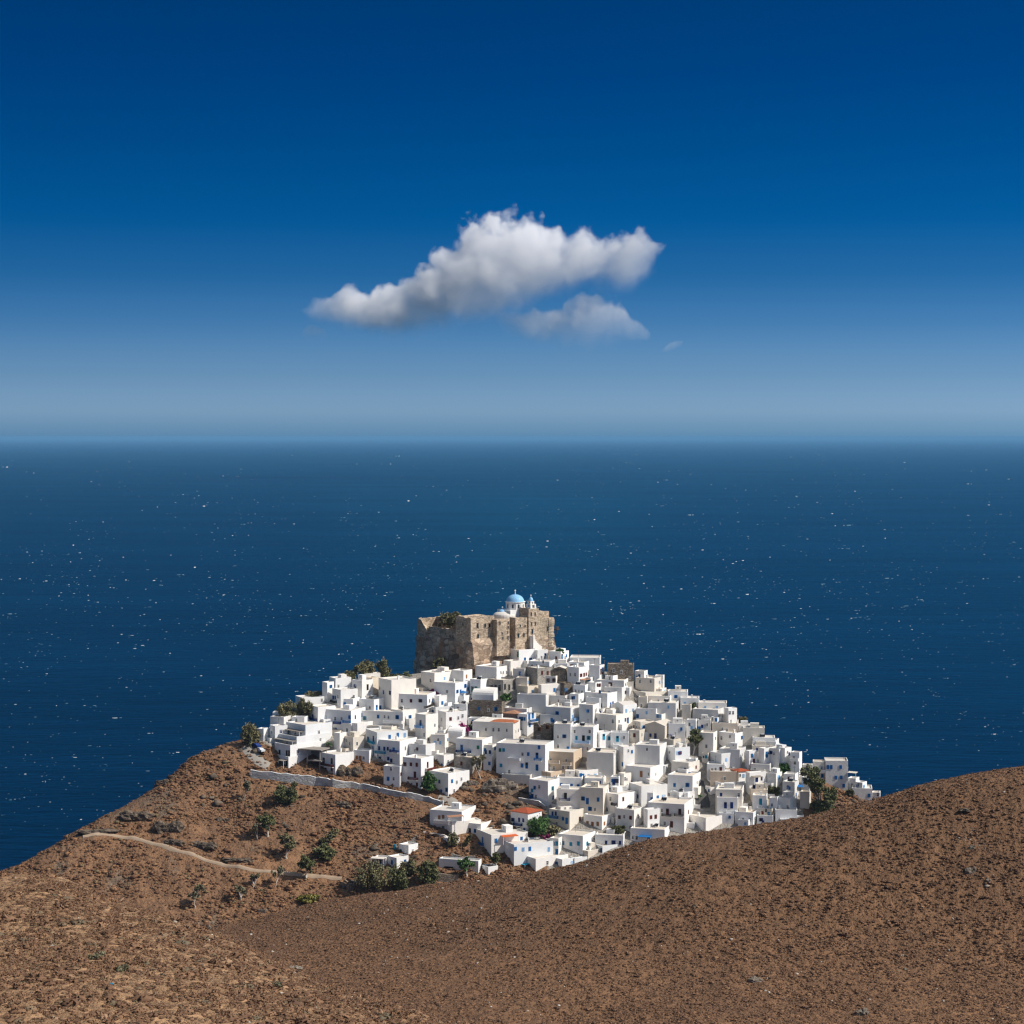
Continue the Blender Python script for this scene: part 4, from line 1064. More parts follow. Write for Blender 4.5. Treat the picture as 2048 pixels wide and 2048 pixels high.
# church above the walls
church = empty('castle_church', (*world(-4.8, vK(1330, -4.8)), OP[2]), -TH)
tag(church, 'whitewashed church with a sky-blue dome and bell tower rising above the castle walls', 'church')
cv = vK(1330, -4.8)
def zc(ky, x=-4.8, y=None): return zK(ky, x, cv if y is None else y)
zroof = zc(292)
b = MB(); b.box(-4.4, 3.2, -5.0, 6.5, ztop - 2, zroof)
b.build('nave', M['w'], church)
b = MB()     # rounded apse on the left with its own small dome
na = 12
zap = zc(362)
drum(b, -1.0, -4.0, 4.7, 4.6, ztop - 3, zap, 24, 0, False)
for k in range(6):
    a0, a1 = math.pi / 2 * k / 6, math.pi / 2 * (k + 1) / 6; hz = zc(306) - zap
    drum(b, -1.0, -4.0, 4.6 * math.cos(a0), max(4.6 * math.cos(a1), .02), zap + hz * math.sin(a0), zap + hz * math.sin(a1), 24, 0, False)
b.build('apse', M['g'], church)  # grey coat stands in for the shade lying on the white apse
def dome_mb(b, cx, cy, R, z0, hz, n=24, m=0, k=9):
    for i in range(k):
        a0, a1 = math.pi / 2 * i / k, math.pi / 2 * (i + 1) / k
        drum(b, cx, cy, R * math.cos(a0), max(R * math.cos(a1), .02), z0 + hz * math.sin(a0), z0 + hz * math.sin(a1), n, m, False)
def cross(parent, x, y, z, h):
    b = MB(); t = h * .09
    b.box(x - t, x + t, y - t, y + t, z, z + h); b.box(x - t * .8, x + t * .8, y - h * .3, y - t - .002, z + h * .55, z + h * .55 + 2 * t); b.box(x - t * .8, x + t * .8, y + t + .002, y + h * .3, z + h * .55, z + h * .55 + 2 * t)
    b.box(x - h * .3, x - t - .002, y - t * .8, y + t * .8, z + h * .55, z + h * .55 + 2 * t); b.box(x + t + .002, x + h * .3, y - t * .8, y + t * .8, z + h * .55, z + h * .55 + 2 * t)
    return b.build('cross', M['whitep'], parent)
b = MB(); dome_mb(b, -1.4, -5.0, 1.6, zroof - .9, 1.1, 16); d2 = b.build('small_dome', M['dome'], church, True); cross(d2, -1.4, -5.0, zroof + .15, 1.1)
zd0, zd1 = zroof - .02, zc(204)
b = MB(); drum(b, 0, 0, 3.65, 3.65, zd0, zd1, 10); drum(b, 0, 0, 3.85, 3.85, zd1 + .002, zd1 + .22, 20)
dr = b.build('drum', M['w'], church)
for i in range(10):
    a = 6.2832 * (i + .5) / 10; w = MB(); rr_ = 3.65 * math.cos(math.pi / 10)
    w.quad([(-.3, -.02, -.75), (.3, -.02, -.75), (.3, -.02, .45), (.0, -.02, .8), (-.3, -.02, .45)], 1); w.box(-.42, -.3, -.07, .02, -.8, .5); w.box(.3, .42, -.07, .02, -.8, .5)
    o = w.build('window', [M['whitep'], M['glass']], dr); o.location = ((rr_ + .02) * math.cos(a), (rr_ + .02) * math.sin(a), (zd0 + zd1) / 2); o.rotation_euler = (0, 0, a + math.pi / 2)
b = MB(); dome_mb(b, 0, 0, 3.35, zd1 + .2, zc(112) - zd1 - .2, 28); drum(b, 0, 0, .38, .25, zc(116), zc(95), 10)
dm = b.build('dome', M['dome'], church, True); cross(dm, 0, 0, zc(95), 1.25)
# belfry on the stone bell tower
bx, by = (world(1.55, (vd + ve) / 2)); rel = Vector((2.3 + 4.8, (vd + ve) / 2 - cv, 0)); zb0 = zK(286, 1.5, (vd + ve) / 2) + .1
b = MB(); b.box(-2.3, 2.3, -2.3, 2.3, zb0, zb0 + .25)
ph = zc(205, 1.5, ve - 2) - zb0
for sx in (-1, 1):
    for sy in (-1, 1): b.box(sx * 1.75 - .5, sx * 1.75 + .5, sy * 1.75 - .5, sy * 1.75 + .5, zb0 + .252, zb0 + ph * .62)
b.box(-2.2, 2.2, -2.2, 2.2, zb0 + ph * .62 + .002, zb0 + ph * .74)
for sx in (-1, 1):
    for sy in (-1, 1): b.box(sx * 1.1 - .35, sx * 1.1 + .35, sy * 1.1 - .35, sy * 1.1 + .35, zb0 + ph * .742, zb0 + ph * 1.05)
b.box(-1.5, 1.5, -1.5, 1.5, zb0 + ph * 1.052, zb0 + ph * 1.17)
bf = b.build('belfry', M['w'], church); bf.location = rel; bf.scale = (.6, .6, 1)
b = MB(); dome_mb(b, 0, 0, 1.2, zb0 + ph * 1.172, 1.45, 18); bd = b.build('small_dome', M['dome'], church, True); bd.location = rel; bd.scale = (.75, .75, 1)
cross(bd, 0, 0, zb0 + ph * 1.17 + 1.4, 1.1)
b = MB(); b.tube((0, 0, zb0 + ph * .30), (0, 0, zb0 + ph * .52), .42, .2, 10); bl = b.build('bell', M['iron'], bf)
# whitewashed stair climbing to the castle gate
sv = vK(1580, 6); stair = empty('castle_staircase', (*world(6, sv), OP[2]), -TH)
tag(stair, 'whitewashed stairway with stepped side walls climbing to the castle gate', 'staircase')
b = MB(); zhi, zlo = zK(612, 5, sv), zK(770, 6, sv)
for k in range(9):
    t0 = k / 9; b.box(-2.2, -.6 + .2 * (k % 2), k * .48 - 1.2, k * .48 - .74, zlo - 8, zhi - (zhi - zlo) * t0 ** .55)
b.build('flight', M['w'], stair)
b = MB()
for k in range(7): b.box(-.3, 0, k * .6 - 1.2, k * .6 - .62, zlo - 8, zhi + .5 - (zhi - zlo) * (k / 7) ** .5)
b.build('side_wall', M['w'], stair)
# ------------------------------------------------------------------ trees and bushes
def crown_mesh(lobes, leaf, n, mats, blossom=0.0, rs=1):
    """lobes: (x,y,z,rx,ry,rz); leaves as small triangles gathered in clumps spread through the lobes"""
    g = np.random.default_rng(rs); Vv, Mi = [], []
    tot = sum(l[3] * l[4] * l[5] for l in lobes) ** 1.0
    for l in lobes:
        k = max(60, int(2.6 * n * l[3] * l[4] * l[5] / tot)); c0 = np.array(l[:3]); rad = np.array(l[3:6])
        nc = max(6, k // 60)
        d = g.normal(0, 1, (nc, 3)); d /= np.linalg.norm(d, axis=1)[:, None]
        cc = c0 + d * (g.uniform(.35, 1.0, nc) ** .55)[:, None] * rad * g.uniform(.8, 1.14, (nc, 1))
        ci = g.integers(0, nc, k)
        p = cc[ci] + g.normal(0, 1, (k, 3)) * rad * .155
        a = g.normal(0, 1, (k, 3)); a /= np.linalg.norm(a, axis=1)[:, None]
        bb = np.cross(a, g.normal(0, 1, (k, 3))); bb /= np.linalg.norm(bb, axis=1)[:, None]
        s = leaf * g.uniform(.6, 1.3, k)[:, None]
        Vv.append(np.stack([p - a * s * .6 - bb * s * .4, p + a * s * .75, p - a * s * .3 + bb * s * .65], 1).reshape(-1, 3))
        mi = np.zeros(k, int)
        if blossom: mi[(ci % 7) < blossom * 7] = 1
        Mi.append(mi)
    Vv = np.concatenate(Vv); return np_mesh('crown', Vv, np.arange(len(Vv)).reshape(-1, 3), mats, False, np.concatenate(Mi))
tr = random.Random(21); TREES = []
def tree(px_, pyb_, hpx, wpx, mat, style, label, cat='tree', base=None, group=None):
    P = hit(px_, pyb_) if base is None else base
    s = F / P[1]; h = hpx / s; w = wpx / s
    name = {'bush': 'bush', 'sparse': 'sparse_tree', 'round': 'olive_tree', 'tall': 'eucalyptus_tree', 'bloom': 'bougainvillea', 'pine': 'pine_tree', 'lean': 'leaning_tree', 'cushion': 'cushion_shrub', 'palm': 'banana_plant'}[style]
    r = empty(name, P, tr.uniform(0, 6.28)); lob = []
    b = MB(); bark = M['bark']
    def limb(p, q, r0, r1):
        m_ = [(p[i] + q[i]) / 2 + tr.uniform(-.06, .06) * h for i in range(3)]
        b.tube(p, m_, r0, (r0 + r1) / 2); b.tube(m_, q, (r0 + r1) / 2, r1)
    seed = tr.randrange(9999)
    if style in ('bush', 'bloom', 'cushion'):
        n_l = 5 if style != 'cushion' else 3
        for k in range(n_l):
            a = 6.283 * k / n_l + tr.uniform(-.4, .4); q = w * .26 * (k > 0)
            lob.append((q * math.cos(a), q * math.sin(a), h * tr.uniform(.38, .58), w * tr.uniform(.25, .36), w * tr.uniform(.25, .36), h * tr.uniform(.36, .46)))
        for k in range(5): limb((tr.uniform(-.1, .1) * w, tr.uniform(-.1, .1) * w, -.5), (tr.uniform(-.3, .3) * w, tr.uniform(-.3, .3) * w, h * .55), .07, .03)
        n = int(1500 if w > 5 else 800)
    elif style == 'sparse':
        bark = M['palebark']; n = 620
        for k in range(5):
            q = (tr.uniform(-.36, .36) * w, tr.uniform(-.36, .36) * w, h * tr.uniform(.55, .92))
            limb((0, 0, h * .22), q, .11, .05); lob.append((*q, w * tr.uniform(.18, .28), w * tr.uniform(.18, .28), h * tr.uniform(.12, .2)))
        limb((0, 0, -.6), (0, 0, h * .24), .22, .14)
    elif style == 'round':
        bark = M['palebark']; n = 1000
        for k in range(7):
            a = tr.uniform(0, 6.283); q = w * tr.uniform(.12, .3)
            c = (q * math.cos(a), q * math.sin(a), h * tr.uniform(.5, .8)); lob.append((*c, w * tr.uniform(.2, .3), w * tr.uniform(.2, .3), h * tr.uniform(.16, .24)))
            limb((0, 0, h * .24), (c[0] * .8, c[1] * .8, c[2]), .2, .06)
        limb((0, 0, -.6), (0, 0, h * .27), .36, .24)
    elif style == 'lean':
        n = 1000
        for k in range(6):
            t = k / 5; c = ((t - .35) * w * .5, tr.uniform(-.15, .15) * w, h * (.3 + .6 * t)); lob.append((*c, w * .22, w * .22, h * .15))
            limb((0, 0, h * .1), c, .1, .04)
        limb((0, 0, -.5), (0, 0, h * .12), .2, .15); r.rotation_euler = (0, 0, 0)
    elif style == 'tall':
        n = 5200
        for k in range(13):
            t = k / 12; c = (tr.uniform(-.24, .24) * w + (t < .5) * .14 * w - (t > .5) * .16 * w, tr.uniform(-.2, .2) * w, h * (.16 + .74 * t)); lob.append((*c, w * tr.uniform(.15, .24) * (1.25 - .5 * t), w * tr.uniform(.15, .24), h * tr.uniform(.08, .13)))
            limb((0, 0, h * t * .4), c, .14, .05)
        limb((0, 0, -.6), (-.1 * w, 0, h * .7), .35, .12); r.rotation_euler = (0, 0, 0)
    elif style == 'pine':
        n = 2600
        for k in range(9):
            t = k / 8; c = (tr.uniform(-.2, .2) * w, tr.uniform(-.2, .2) * w, h * (.3 + .55 * t)); lob.append((*c, w * (.34 - .16 * t), w * (.34 - .16 * t), h * .13))
        limb((0, 0, -.6), (0, 0, h * .6), .2, .1)
    elif style == 'palm':
        n = 0; L = []
        for k in range(16):
            a = tr.uniform(0, 6.283); e = tr.uniform(.3, 1.2); pts = []
            for i in range(6):
                t = i / 5; rr_ = w * .5 * t * math.cos(e * .8); zz = h * (.45 + .55 * t * math.sin(e) - .35 * t * t)
                pts.append((rr_ * math.cos(a), rr_ * math.sin(a), zz, .30 * math.sin(math.pi * (.12 + .86 * t))))
            L.append((a, pts))
        cb = MB()
        for a, pts in L:
            for p, q in zip(pts, pts[1:]):
                ox, oy = -math.sin(a), math.cos(a)
                cb.quad([(p[0] - ox * p[3], p[1] - oy * p[3], p[2] - .05), (q[0] - ox * q[3], q[1] - oy * q[3], q[2] - .05), q[:3], p[:3]]); cb.quad([p[:3], q[:3], (q[0] + ox * q[3], q[1] + oy * q[3], q[2] - .05), (p[0] + ox * p[3], p[1] + oy * p[3], p[2] - .05)])
        cb.build('crown', M[mat], r); limb((0, 0, -.5), (0, 0, h * .5), .2, .14)
    if n:
        mats = [M[mat]] + ([M['pinkleaf']] if style == 'bloom' else [])
        put('crown', crown_mesh(lob, .46 if style != 'cushion' else .12, n, mats, .62 if style == 'bloom' else 0, seed), r)
    b.build('trunk', bark, r)
    tag(r, label, cat, group); TREES.append((label, px_, pyb_ - hpx / 2)); return r
HS = 'trees scattered on the dry hillside'; VG = 'trees and bushes among the houses'
for t in [
 (388, 1818, 50, 34, 'greyleaf', 'sparse', 'sparse pale-trunked tree standing alone lowest on the dry hillside', 'tree', None, HS),
 (482, 1803, 34, 24, 'greyleaf', 'sparse', 'small thin tree with a wispy crown below the dirt track, beside the tiniest one', 'tree', None, HS),
 (508, 1775, 27, 19, 'greyleaf', 'sparse', 'tiniest thin tree just below the dirt track', 'tree', None, HS),
 (553, 1776, 44, 24, 'greyleaf', 'sparse', 'slender upright tree whose base touches the lower side of the dirt track', 'tree', None, HS),
 (613, 1758, 52, 42, 'darkleaf', 'round', 'dense dark tree growing over the dirt track', 'tree', None, HS),
 (575, 1718, 52, 42, 'olive', 'round', 'round-crowned tree with a clear pale trunk above the dirt track', 'tree', None, HS),
 (656, 1692, 32, 42, 'olive', 'lean', 'slanting tree with its crown swept to the right, upper of two near the track', 'tree', None, HS),
 (650, 1716, 24, 44, 'darkleaf', 'bush', 'low dark spreading bush under the slanting tree', 'bush', None, HS),
 (535, 1673, 48, 42, 'darkleaf', 'round', 'dark dense tree with a long shadow in the middle of the hillside', 'tree', None, HS),
 (514, 1682, 34, 14, 'greyleaf', 'sparse', 'narrow little tree hugging the dark dense tree on the hillside', 'tree', None, HS),
 (491, 1596, 34, 22, 'greyleaf', 'sparse', 'pale wispy tree just below the left end of the long wall', 'tree', None, HS),
 (572, 1608, 40, 46, 'darkleaf', 'bush', 'broad dark bush just below the long wall', 'bush', None, HS),
 (617, 1806, 18, 36, 'yellowleaf', 'bush', 'yellow-green bush at the foot of the hillside', 'bush', None, HS),
 (748, 1786, 64, 66, 'olive', 'bush', 'broadest grey-green tree at the bottom of the village', 'tree', None, VG),
 (798, 1786, 54, 42, 'darkleaf', 'bush', 'dark rounded tree in the middle of the bottom clump', 'tree', None, VG),
 (820, 1752, 34, 34, 'olive', 'bush', 'smaller bushy tree right beside the small tower house', 'tree', None, VG),
 (854, 1772, 52, 42, 'darkleaf', 'bush', 'dark tree at the right end of the bottom clump', 'tree', None, VG),
 (932, 1756, 42, 36, 'pine', 'round', 'green tree standing before the bluish garage', 'tree', None, VG),
 (992, 1738, 36, 24, 'darkleaf', 'round', 'dark narrow tree between the garage and the stepped house', 'tree', None, VG),
 (907, 1694, 26, 26, 'olive', 'bush', 'bushy vine over a terrace below the covered balcony', 'bush', None, VG),
 (935, 1694, 24, 18, 'olive', 'lean', 'thin leaning vine beside the terrace wall below the covered balcony', 'bush', None, VG),
 (858, 1587, 48, 34, 'pine', 'pine', 'bright green pine in front of the brown-windowed house', 'tree', None, VG),
 (958, 1560, 48, 34, 'greyleaf', 'sparse', 'bare grey tree in front of the grey rendered house', 'tree', None, VG),
 (1082, 1678, 46, 52, 'pine', 'bush', 'big green bush beside the red-tiled house', 'bush', None, VG),
 (1089, 1684, 20, 22, 'darkleaf', 'bloom', 'magenta bougainvillea below the big green bush', 'bougainvillea', None, VG),
 (1106, 1672, 24, 30, 'olive', 'bush', 'grey-green shrub right of the magenta bougainvillea', 'bush', None, VG),
 (1238, 1668, 20, 30, 'darkleaf', 'bush', 'dark bush before the house with orange-brown windows', 'bush', None, VG),
 (1638, 1640, 112, 72, 'darkleaf', 'tall', 'tall dark eucalyptus at the right end of the village, above the hill edge', 'tree', None, VG),
 (1567, 1548, 20, 26, 'pine', 'bush', 'green bush on a terrace at the right of the village', 'bush', None, VG),
 (1389, 1512, 56, 42, 'darkleaf', 'round', 'big dark tree among the houses right of the centre', 'tree', None, VG),
 (1484, 1450, 18, 22, 'olive', 'bush', 'small olive bush on the right skyline', 'bush', None, VG),
 (1386, 1424, 20, 14, 'darkleaf', 'bush', 'small dark shrub between upper right rooftops', 'bush', None, VG),
 (1546, 1588, 18, 26, 'darkleaf', 'bush', 'dark garden bush above the turquoise door', 'bush', None, VG),
 (1400, 1600, 18, 20, 'pine', 'palm', 'small green banana plant beside the dark lane', 'plant', None, VG),
 (1700, 1592, 14, 16, 'olive', 'bush', 'small round bush at the foot of the far right block', 'bush', None, VG),
 (503, 1492, 50, 36, 'olive', 'bush', 'tall dark bush at the left tip of the village', 'bush', None, VG),
 (578, 1440, 36, 44, 'olive', 'bush', 'left one of two grey-green bushes beside the long low house', 'bush', None, VG),
 (610, 1434, 36, 34, 'olive', 'bush', 'right one of two grey-green bushes beside the long low house', 'bush', None, VG),
 (630, 1396, 16, 38, 'olive', 'bush', 'low bush showing above the long low house at the left', 'bush', None, VG),
 (700, 1358, 18, 30, 'olive', 'bush', 'lowest olive bush of the skyline left of the castle', 'bush', None, VG),
 (732, 1350, 32, 46, 'olive', 'bush', 'biggest olive bush of the skyline left of the castle', 'bush', None, VG),
 (770, 1358, 38, 28, 'olive', 'bush', 'olive bush of the skyline nearest the castle', 'bush', None, VG),
 (880, 1342, 30, 34, 'olive', 'bush', 'round olive bush growing at the foot of the dark castle wall', 'bush', None, VG),
 (1010, 1402, 18, 28, 'pine', 'bush', 'round green bush beside the white barrel vault', 'bush', None, VG),
 (920, 1462, 26, 26, 'darkleaf', 'bloom', 'upper magenta bougainvillea left of the orange tiled roof', 'bougainvillea', None, VG),
 (938, 1474, 28, 28, 'darkleaf', 'bloom', 'lower magenta bougainvillea left of the orange tiled roof', 'bougainvillea', None, VG),
 (866, 1392, 14, 26, 'darkleaf', 'bloom', 'reddish flowering shrub above the long white house', 'shrub', None, VG),
 (657, 1500, 26, 26, 'pine', 'palm', 'green banana plant beside the big terraced house', 'plant', None, VG),
 (1090, 1478, 30, 22, 'darkleaf', 'bush', 'dark tree inside the stone ruin', 'bush', None, VG),
 (1120, 1306, 8, 14, 'pine', 'bush', 'small green bush at the right foot of the castle', 'bush', None, VG),
 (760, 1372, 18, 40, 'darkleaf', 'bush', 'dark shrub on the shaded slope under the castle cliff', 'bush', None, VG),
 (795, 1366, 22, 46, 'darkleaf', 'bush', 'dark shrub against the shaded foot of the castle cliff', 'bush', None, VG)]:
    tree(*t)
# bushes growing inside the castle ruin
w = world(uK(560, 5), 5); zz = OP[2] + zK(500, -18, 5)
tree(900, 1250, 30, 36, 'olive', 'bush', 'leafy bush growing inside the castle behind its broken wall', 'bush', (w[0], w[1], zz), VG)
w = world(uK(470, 6), 6)
tree(886, 1252, 22, 22, 'olive', 'bush', 'smaller bush inside the broken left part of the castle', 'bush', (w[0], w[1], zz - .5), VG)
NLf = lambda x, y: L_(x, y) + NL(x, y); NRf = lambda x, y: R_(x, y) + NR(x, y)
for x, y, w_, lb in [(190, 1918, 32, 'grey-green cushion shrub in the middle of the near slope'), (243, 1942, 28, 'round grey-green cushion shrub right of another one on the near slope'), (557, 1976, 24, 'grey cushion shrub near the right edge of the near slope')]:
    tree(x, y, w_ * .5, w_, 'greyleaf', 'cushion', lb, 'shrub', hit(x, y, NLf, 110, 240), 'grey cushion shrubs on the near slope')

# ------------------------------------------------------------------ rocks
def rock(name, P, w, h, dp, mat, label, cat, group, blocks=3):
    r_ = random.Random(int(P[0] * 7 + P[1] * 13)); bm = bmesh.new()
    for k in range(blocks):
        m_ = bmesh.ops.create_icosphere(bm, subdivisions=3, radius=1)['verts']
        ox = (k - (blocks - 1) / 2) * w * .32; sc_ = r_.uniform(.6, 1)
        for v in m_:
            c = v.co; n = fbm(np.array([c.x * 2 + k * 9 + P[0]]), np.array([c.y * 2 + c.z * 3]), 1.1, 3)[0]
            c *= 1 + n * .55
            q = .32
            c.x = round(c.x / q) * q * .45 + c.x * .55; c.z = round(c.z / q) * q * .6 + c.z * .4
            v.co = (ox + c.x * w * .36 * sc_, c.y * dp * .5 * sc_ + r_.uniform(-.02, .02), c.z * h * .62 * sc_ + h * .12)
    me = bpy.data.meshes.new(name); bm.to_mesh(me); bm.free(); me.materials.append(M[mat])
    o = put(name, me); o.location = P; o.rotation_euler = (0, 0, r_.uniform(-.25, .25)); tag(o, label, cat, group); return o
for x, y, w_, h_, mt, lb in [
 (1942, 1744, 29, 14, 'boulder', 'large flat grey boulder on the heath, widest of three below the white rubble'), (1978, 1766, 17, 15, 'boulder', 'round grey boulder rightmost on the dark heath slope'),
 (1944, 1699, 17, 13, 'boulder', 'grey boulder just under the patch of white rubble'), (1928, 1624, 30, 10, 'darkrock', 'dark rock ledge above the patch of white rubble'),
 (1512, 1962, 30, 12, 'boulder', 'tan slab with a black shadow low on the heath'), (1724, 2030, 27, 17, 'boulder', 'rough tan boulder at the bottom edge of the heath'),
 (1888, 2005, 9, 8, 'pale_stone', 'small round pale stone low on the heath right side'), (1804, 1912, 12, 5, 'pale_stone', 'small flat white stone on the heath slope'),
 (1812, 1941, 14, 7, 'boulder', 'small grey stone under the flat white stone'), (1390, 1816, 18, 7, 'darkrock', 'dark stone ridge on the left part of the heath')]:
    P = hit(x, y, NRf, 240, 440); s = F / P[1]; rock('boulder', P, w_ / s, h_ / s, w_ / s * .8, mt, lb, 'boulder', 'boulders lying on the heath', 2)
for x, y, w_, h_, lb in [(362, 1921, 24, 7, 'flat pale rock slab on the near slope'), (399, 1932, 20, 7, 'second flat rock slab just right of the pale one on the near slope'), (590, 1938, 34, 9, 'rocky ledge on the right crest of the near slope'), (416, 1856, 14, 7, 'small dark rock on the crest of the near slope')]:
    P = hit(x, y, NLf, 110, 240); s = F / P[1]; rock('rock_slab', P, w_ / s, h_ / s, w_ / s * .5, 'boulder', lb, 'rock', 'rocks on the near slope', 2)
for x, y, w_, h_, mt, lb in [
 (272, 1637, 56, 22, 'darkrock', 'wide dark rock outcrop high on the left hillside'), (335, 1660, 50, 28, 'darkrock', 'dark outcrop with a deep shadow above the dirt track'),
 (325, 1568, 24, 12, 'darkrock', 'small crag on the sea-side ridge of the hillside'), (409, 1694, 46, 14, 'darkrock', 'dark ledge directly above the middle of the dirt track'),
 (349, 1688, 36, 12, 'darkrock', 'dark ledge left of another one above the track'), (474, 1721, 52, 8, 'darkrock', 'long low dark ledge above the right part of the track'),
 (446, 1642, 26, 11, 'darkrock', 'small dark outcrop in the upper middle of the hillside'), (679, 1612, 36, 14, 'darkrock', 'dark rock heap below the long wall'),
 (192, 1664, 70, 9, 'darkrock', 'dark crag edging the left end of the dirt track'), (1003, 1580, 62, 34, 'boulder', 'great bare grey rock face between the houses of the lower village'),
 (946, 1570, 20, 14, 'boulder', 'pale boulder left of the great bare rock'), (700, 1548, 46, 22, 'darkrock', 'dark rock bank under the low white house behind the long wall'), (648, 1566, 0, 0, '', '')]:
    if not w_: continue
    P = hit(x, y); s = F / P[1]; rock('rock_outcrop', P, w_ / s, h_ / s, w_ / s * .45, mt, lb, 'rock', 'rock outcrops on the village hill', 3)
b = MB(); b.box(-.16, .16, -.11, .11, .02, .10); b.box(-.13, .10, -.08, .06, .102, .17)
o = b.build('plastic_scrap', M['teal']); o.location = hit(223, 1974, NLf, 110, 240) + np.array([0, 0, .15]); o.rotation_euler = (0, 0, .3); tag(o, 'bright blue plastic scrap lying on the near slope', 'litter')

# ------------------------------------------------------------------ track, road, walls
def ribbon(name, pts, width, mat, lift, fn=vz):
    P = np.array([hit(x, y) for x, y in pts]); seg = np.r_[0, np.cumsum(np.linalg.norm(np.diff(P[:, :2], axis=0), axis=1))]
    t = np.arange(0, seg[-1], .8); x = np.interp(t, seg, P[:, 0]); y = np.interp(t, seg, P[:, 1])
    k = np.ones(9) / 9; xp = np.convolve(np.pad(x, 4, 'edge'), k, 'valid'); yp = np.convolve(np.pad(y, 4, 'edge'), k, 'valid')
    dx, dy = np.gradient(xp), np.gradient(yp); l = np.hypot(dx, dy) + 1e-9; nx, ny = -dy / l, dx / l
    wv = width * (1 + .35 * np.array([vnoise(np.array([q * .23]), np.array([3.3]))[0] for q in t]))
    offs = np.linspace(-.5, .5, 5); Vv = []
    for o_ in offs: X = xp + nx * o_ * wv; Y = yp + ny * o_ * wv; Vv.append(np.stack([X, Y, fn(X, Y) + lift * (1 - .9 * abs(o_ * 2) ** 3)], 1))
    Vv = np.stack(Vv, 1).reshape(-1, 3); n = len(t); i = np.arange(n - 1)[:, None] * 5 + np.arange(4)[None]
    o = put(name, np_mesh(name, Vv, np.stack([i, i + 1, i + 6, i + 5], -1).reshape(-1, 4), mat, True)); tag(o, kind='structure'); return o
ribbon('dirt_track', TRACK, 1.35, M['path'], .42)
ribbon('road', [(488, 1492), (497, 1503), (510, 1517), (526, 1530), (545, 1538)], 3.4, M['road'], .30)
ribbon('road', [(872, 1594), (895, 1601), (915, 1610), (932, 1624)], 3.0, M['road'], .30)
ribbon('lane', [(1408, 1622), (1404, 1604), (1400, 1588), (1396, 1574), (1393, 1560)], 4.5, M['asphalt'], .45)
def wall_run(name, tops, bots, th, mat, label, capmat=None, cat='wall'):
    P = np.array([hit(x, y) for x, y in bots]); Tz = np.array([at(tx, ty, p[1])[2] for (tx, ty), p in zip(tops, P)])
    seg = np.r_[0, np.cumsum(np.linalg.norm(np.diff(P[:, :2], axis=0), axis=1))]; t = np.linspace(0, seg[-1], max(3, int(seg[-1] / 1.0)))
    x = np.interp(t, seg, P[:, 0]); y = np.interp(t, seg, P[:, 1]); z = np.interp(t, seg, Tz) + np.array([vnoise(np.array([q * .8]), np.array([8.1]))[0] for q in t]) * .5; zb = np.interp(t, seg, P[:, 2]) - 2.5
    b = MB(); cb = MB()
    for i in range(len(t) - 1):
        dx, dy = x[i + 1] - x[i], y[i + 1] - y[i]; l = math.hypot(dx, dy); nx, ny = -dy / l * th, dx / l * th
        a = [(x[i], y[i]), (x[i + 1], y[i + 1]), (x[i + 1] + nx, y[i + 1] + ny), (x[i] + nx, y[i] + ny)]
        b.quad([(*a[0], zb[i]), (*a[1], zb[i + 1]), (*a[1], z[i + 1]), (*a[0], z[i])]); b.quad([(*a[2], zb[i + 1]), (*a[3], zb[i]), (*a[3], z[i]), (*a[2], z[i + 1])])
        b.quad([(*a[0], z[i]), (*a[1], z[i + 1]), (*a[2], z[i + 1]), (*a[3], z[i])])
        if i == 0: b.quad([(*a[3], zb[i]), (*a[0], zb[i]), (*a[0], z[i]), (*a[3], z[i])])
        if i == len(t) - 2: b.quad([(*a[1], zb[i + 1]), (*a[2], zb[i + 1]), (*a[2], z[i + 1]), (*a[1], z[i + 1])])
        if capmat:
            cb.quad([(*a[0], z[i] + .01), (*a[1], z[i + 1] + .01), (*a[1], z[i + 1] + .16), (*a[0], z[i] + .16)]); cb.quad([(*a[0], z[i] + .16), (*a[1], z[i + 1] + .16), (*a[2], z[i + 1] + .16), (*a[3], z[i] + .16)])
            cb.quad([(*a[2], z[i + 1] + .01), (*a[3], z[i] + .01), (*a[3], z[i] + .16), (*a[2], z[i + 1] + .16)]); cb.quad([(*a[1], z[i + 1] + .01), (*a[2], z[i + 1] + .01), (*a[2], z[i + 1] + .16), (*a[1], z[i + 1] + .16)]); cb.quad([(*a[3], z[i] + .01), (*a[0], z[i] + .01), (*a[0], z[i] + .16), (*a[3], z[i] + .16)])
    o = b.build(name, mat); tag(o, label, cat)
    if capmat: cb.build('coping', capmat, o)
    return o
wall_run('retaining_wall', [(501, 1541), (522, 1543), (552, 1547), (583, 1551), (625, 1555), (667, 1560), (700, 1565), (723, 1569), (745, 1573), (770, 1578), (812, 1586), (850, 1593), (886, 1604)], [(501, 1556), (522, 1559), (556, 1564), (600, 1569), (634, 1572), (667, 1575), (700, 1577), (723, 1580), (745, 1584), (770, 1589), (812, 1598), (850, 1605), (886, 1614)], .6, M['wallstone'], 'long whitewashed stone retaining wall running below the village on the left', M['w'])
wall_run('terrace_wall', [(1037, 1597), (1064, 1598), (1080, 1604), (1092, 1612)], [(1037, 1606), (1060, 1609), (1078, 1614), (1090, 1619)], .5, M['h'], 'short grey terrace wall with a white top beside the bare rock', M['w'])
wall_run('terrace_wall', [(876, 1747), (895, 1748), (917, 1750)], [(876, 1764), (895, 1765), (917, 1762)], .6, M['s'], 'dark rubble terrace wall below the garage')
wall_run('terrace_wall', [(903, 1708), (925, 1712), (950, 1713)], [(903, 1718), (925, 1720), (950, 1721)], .5, M['h'], 'low grey stone wall behind the garage')
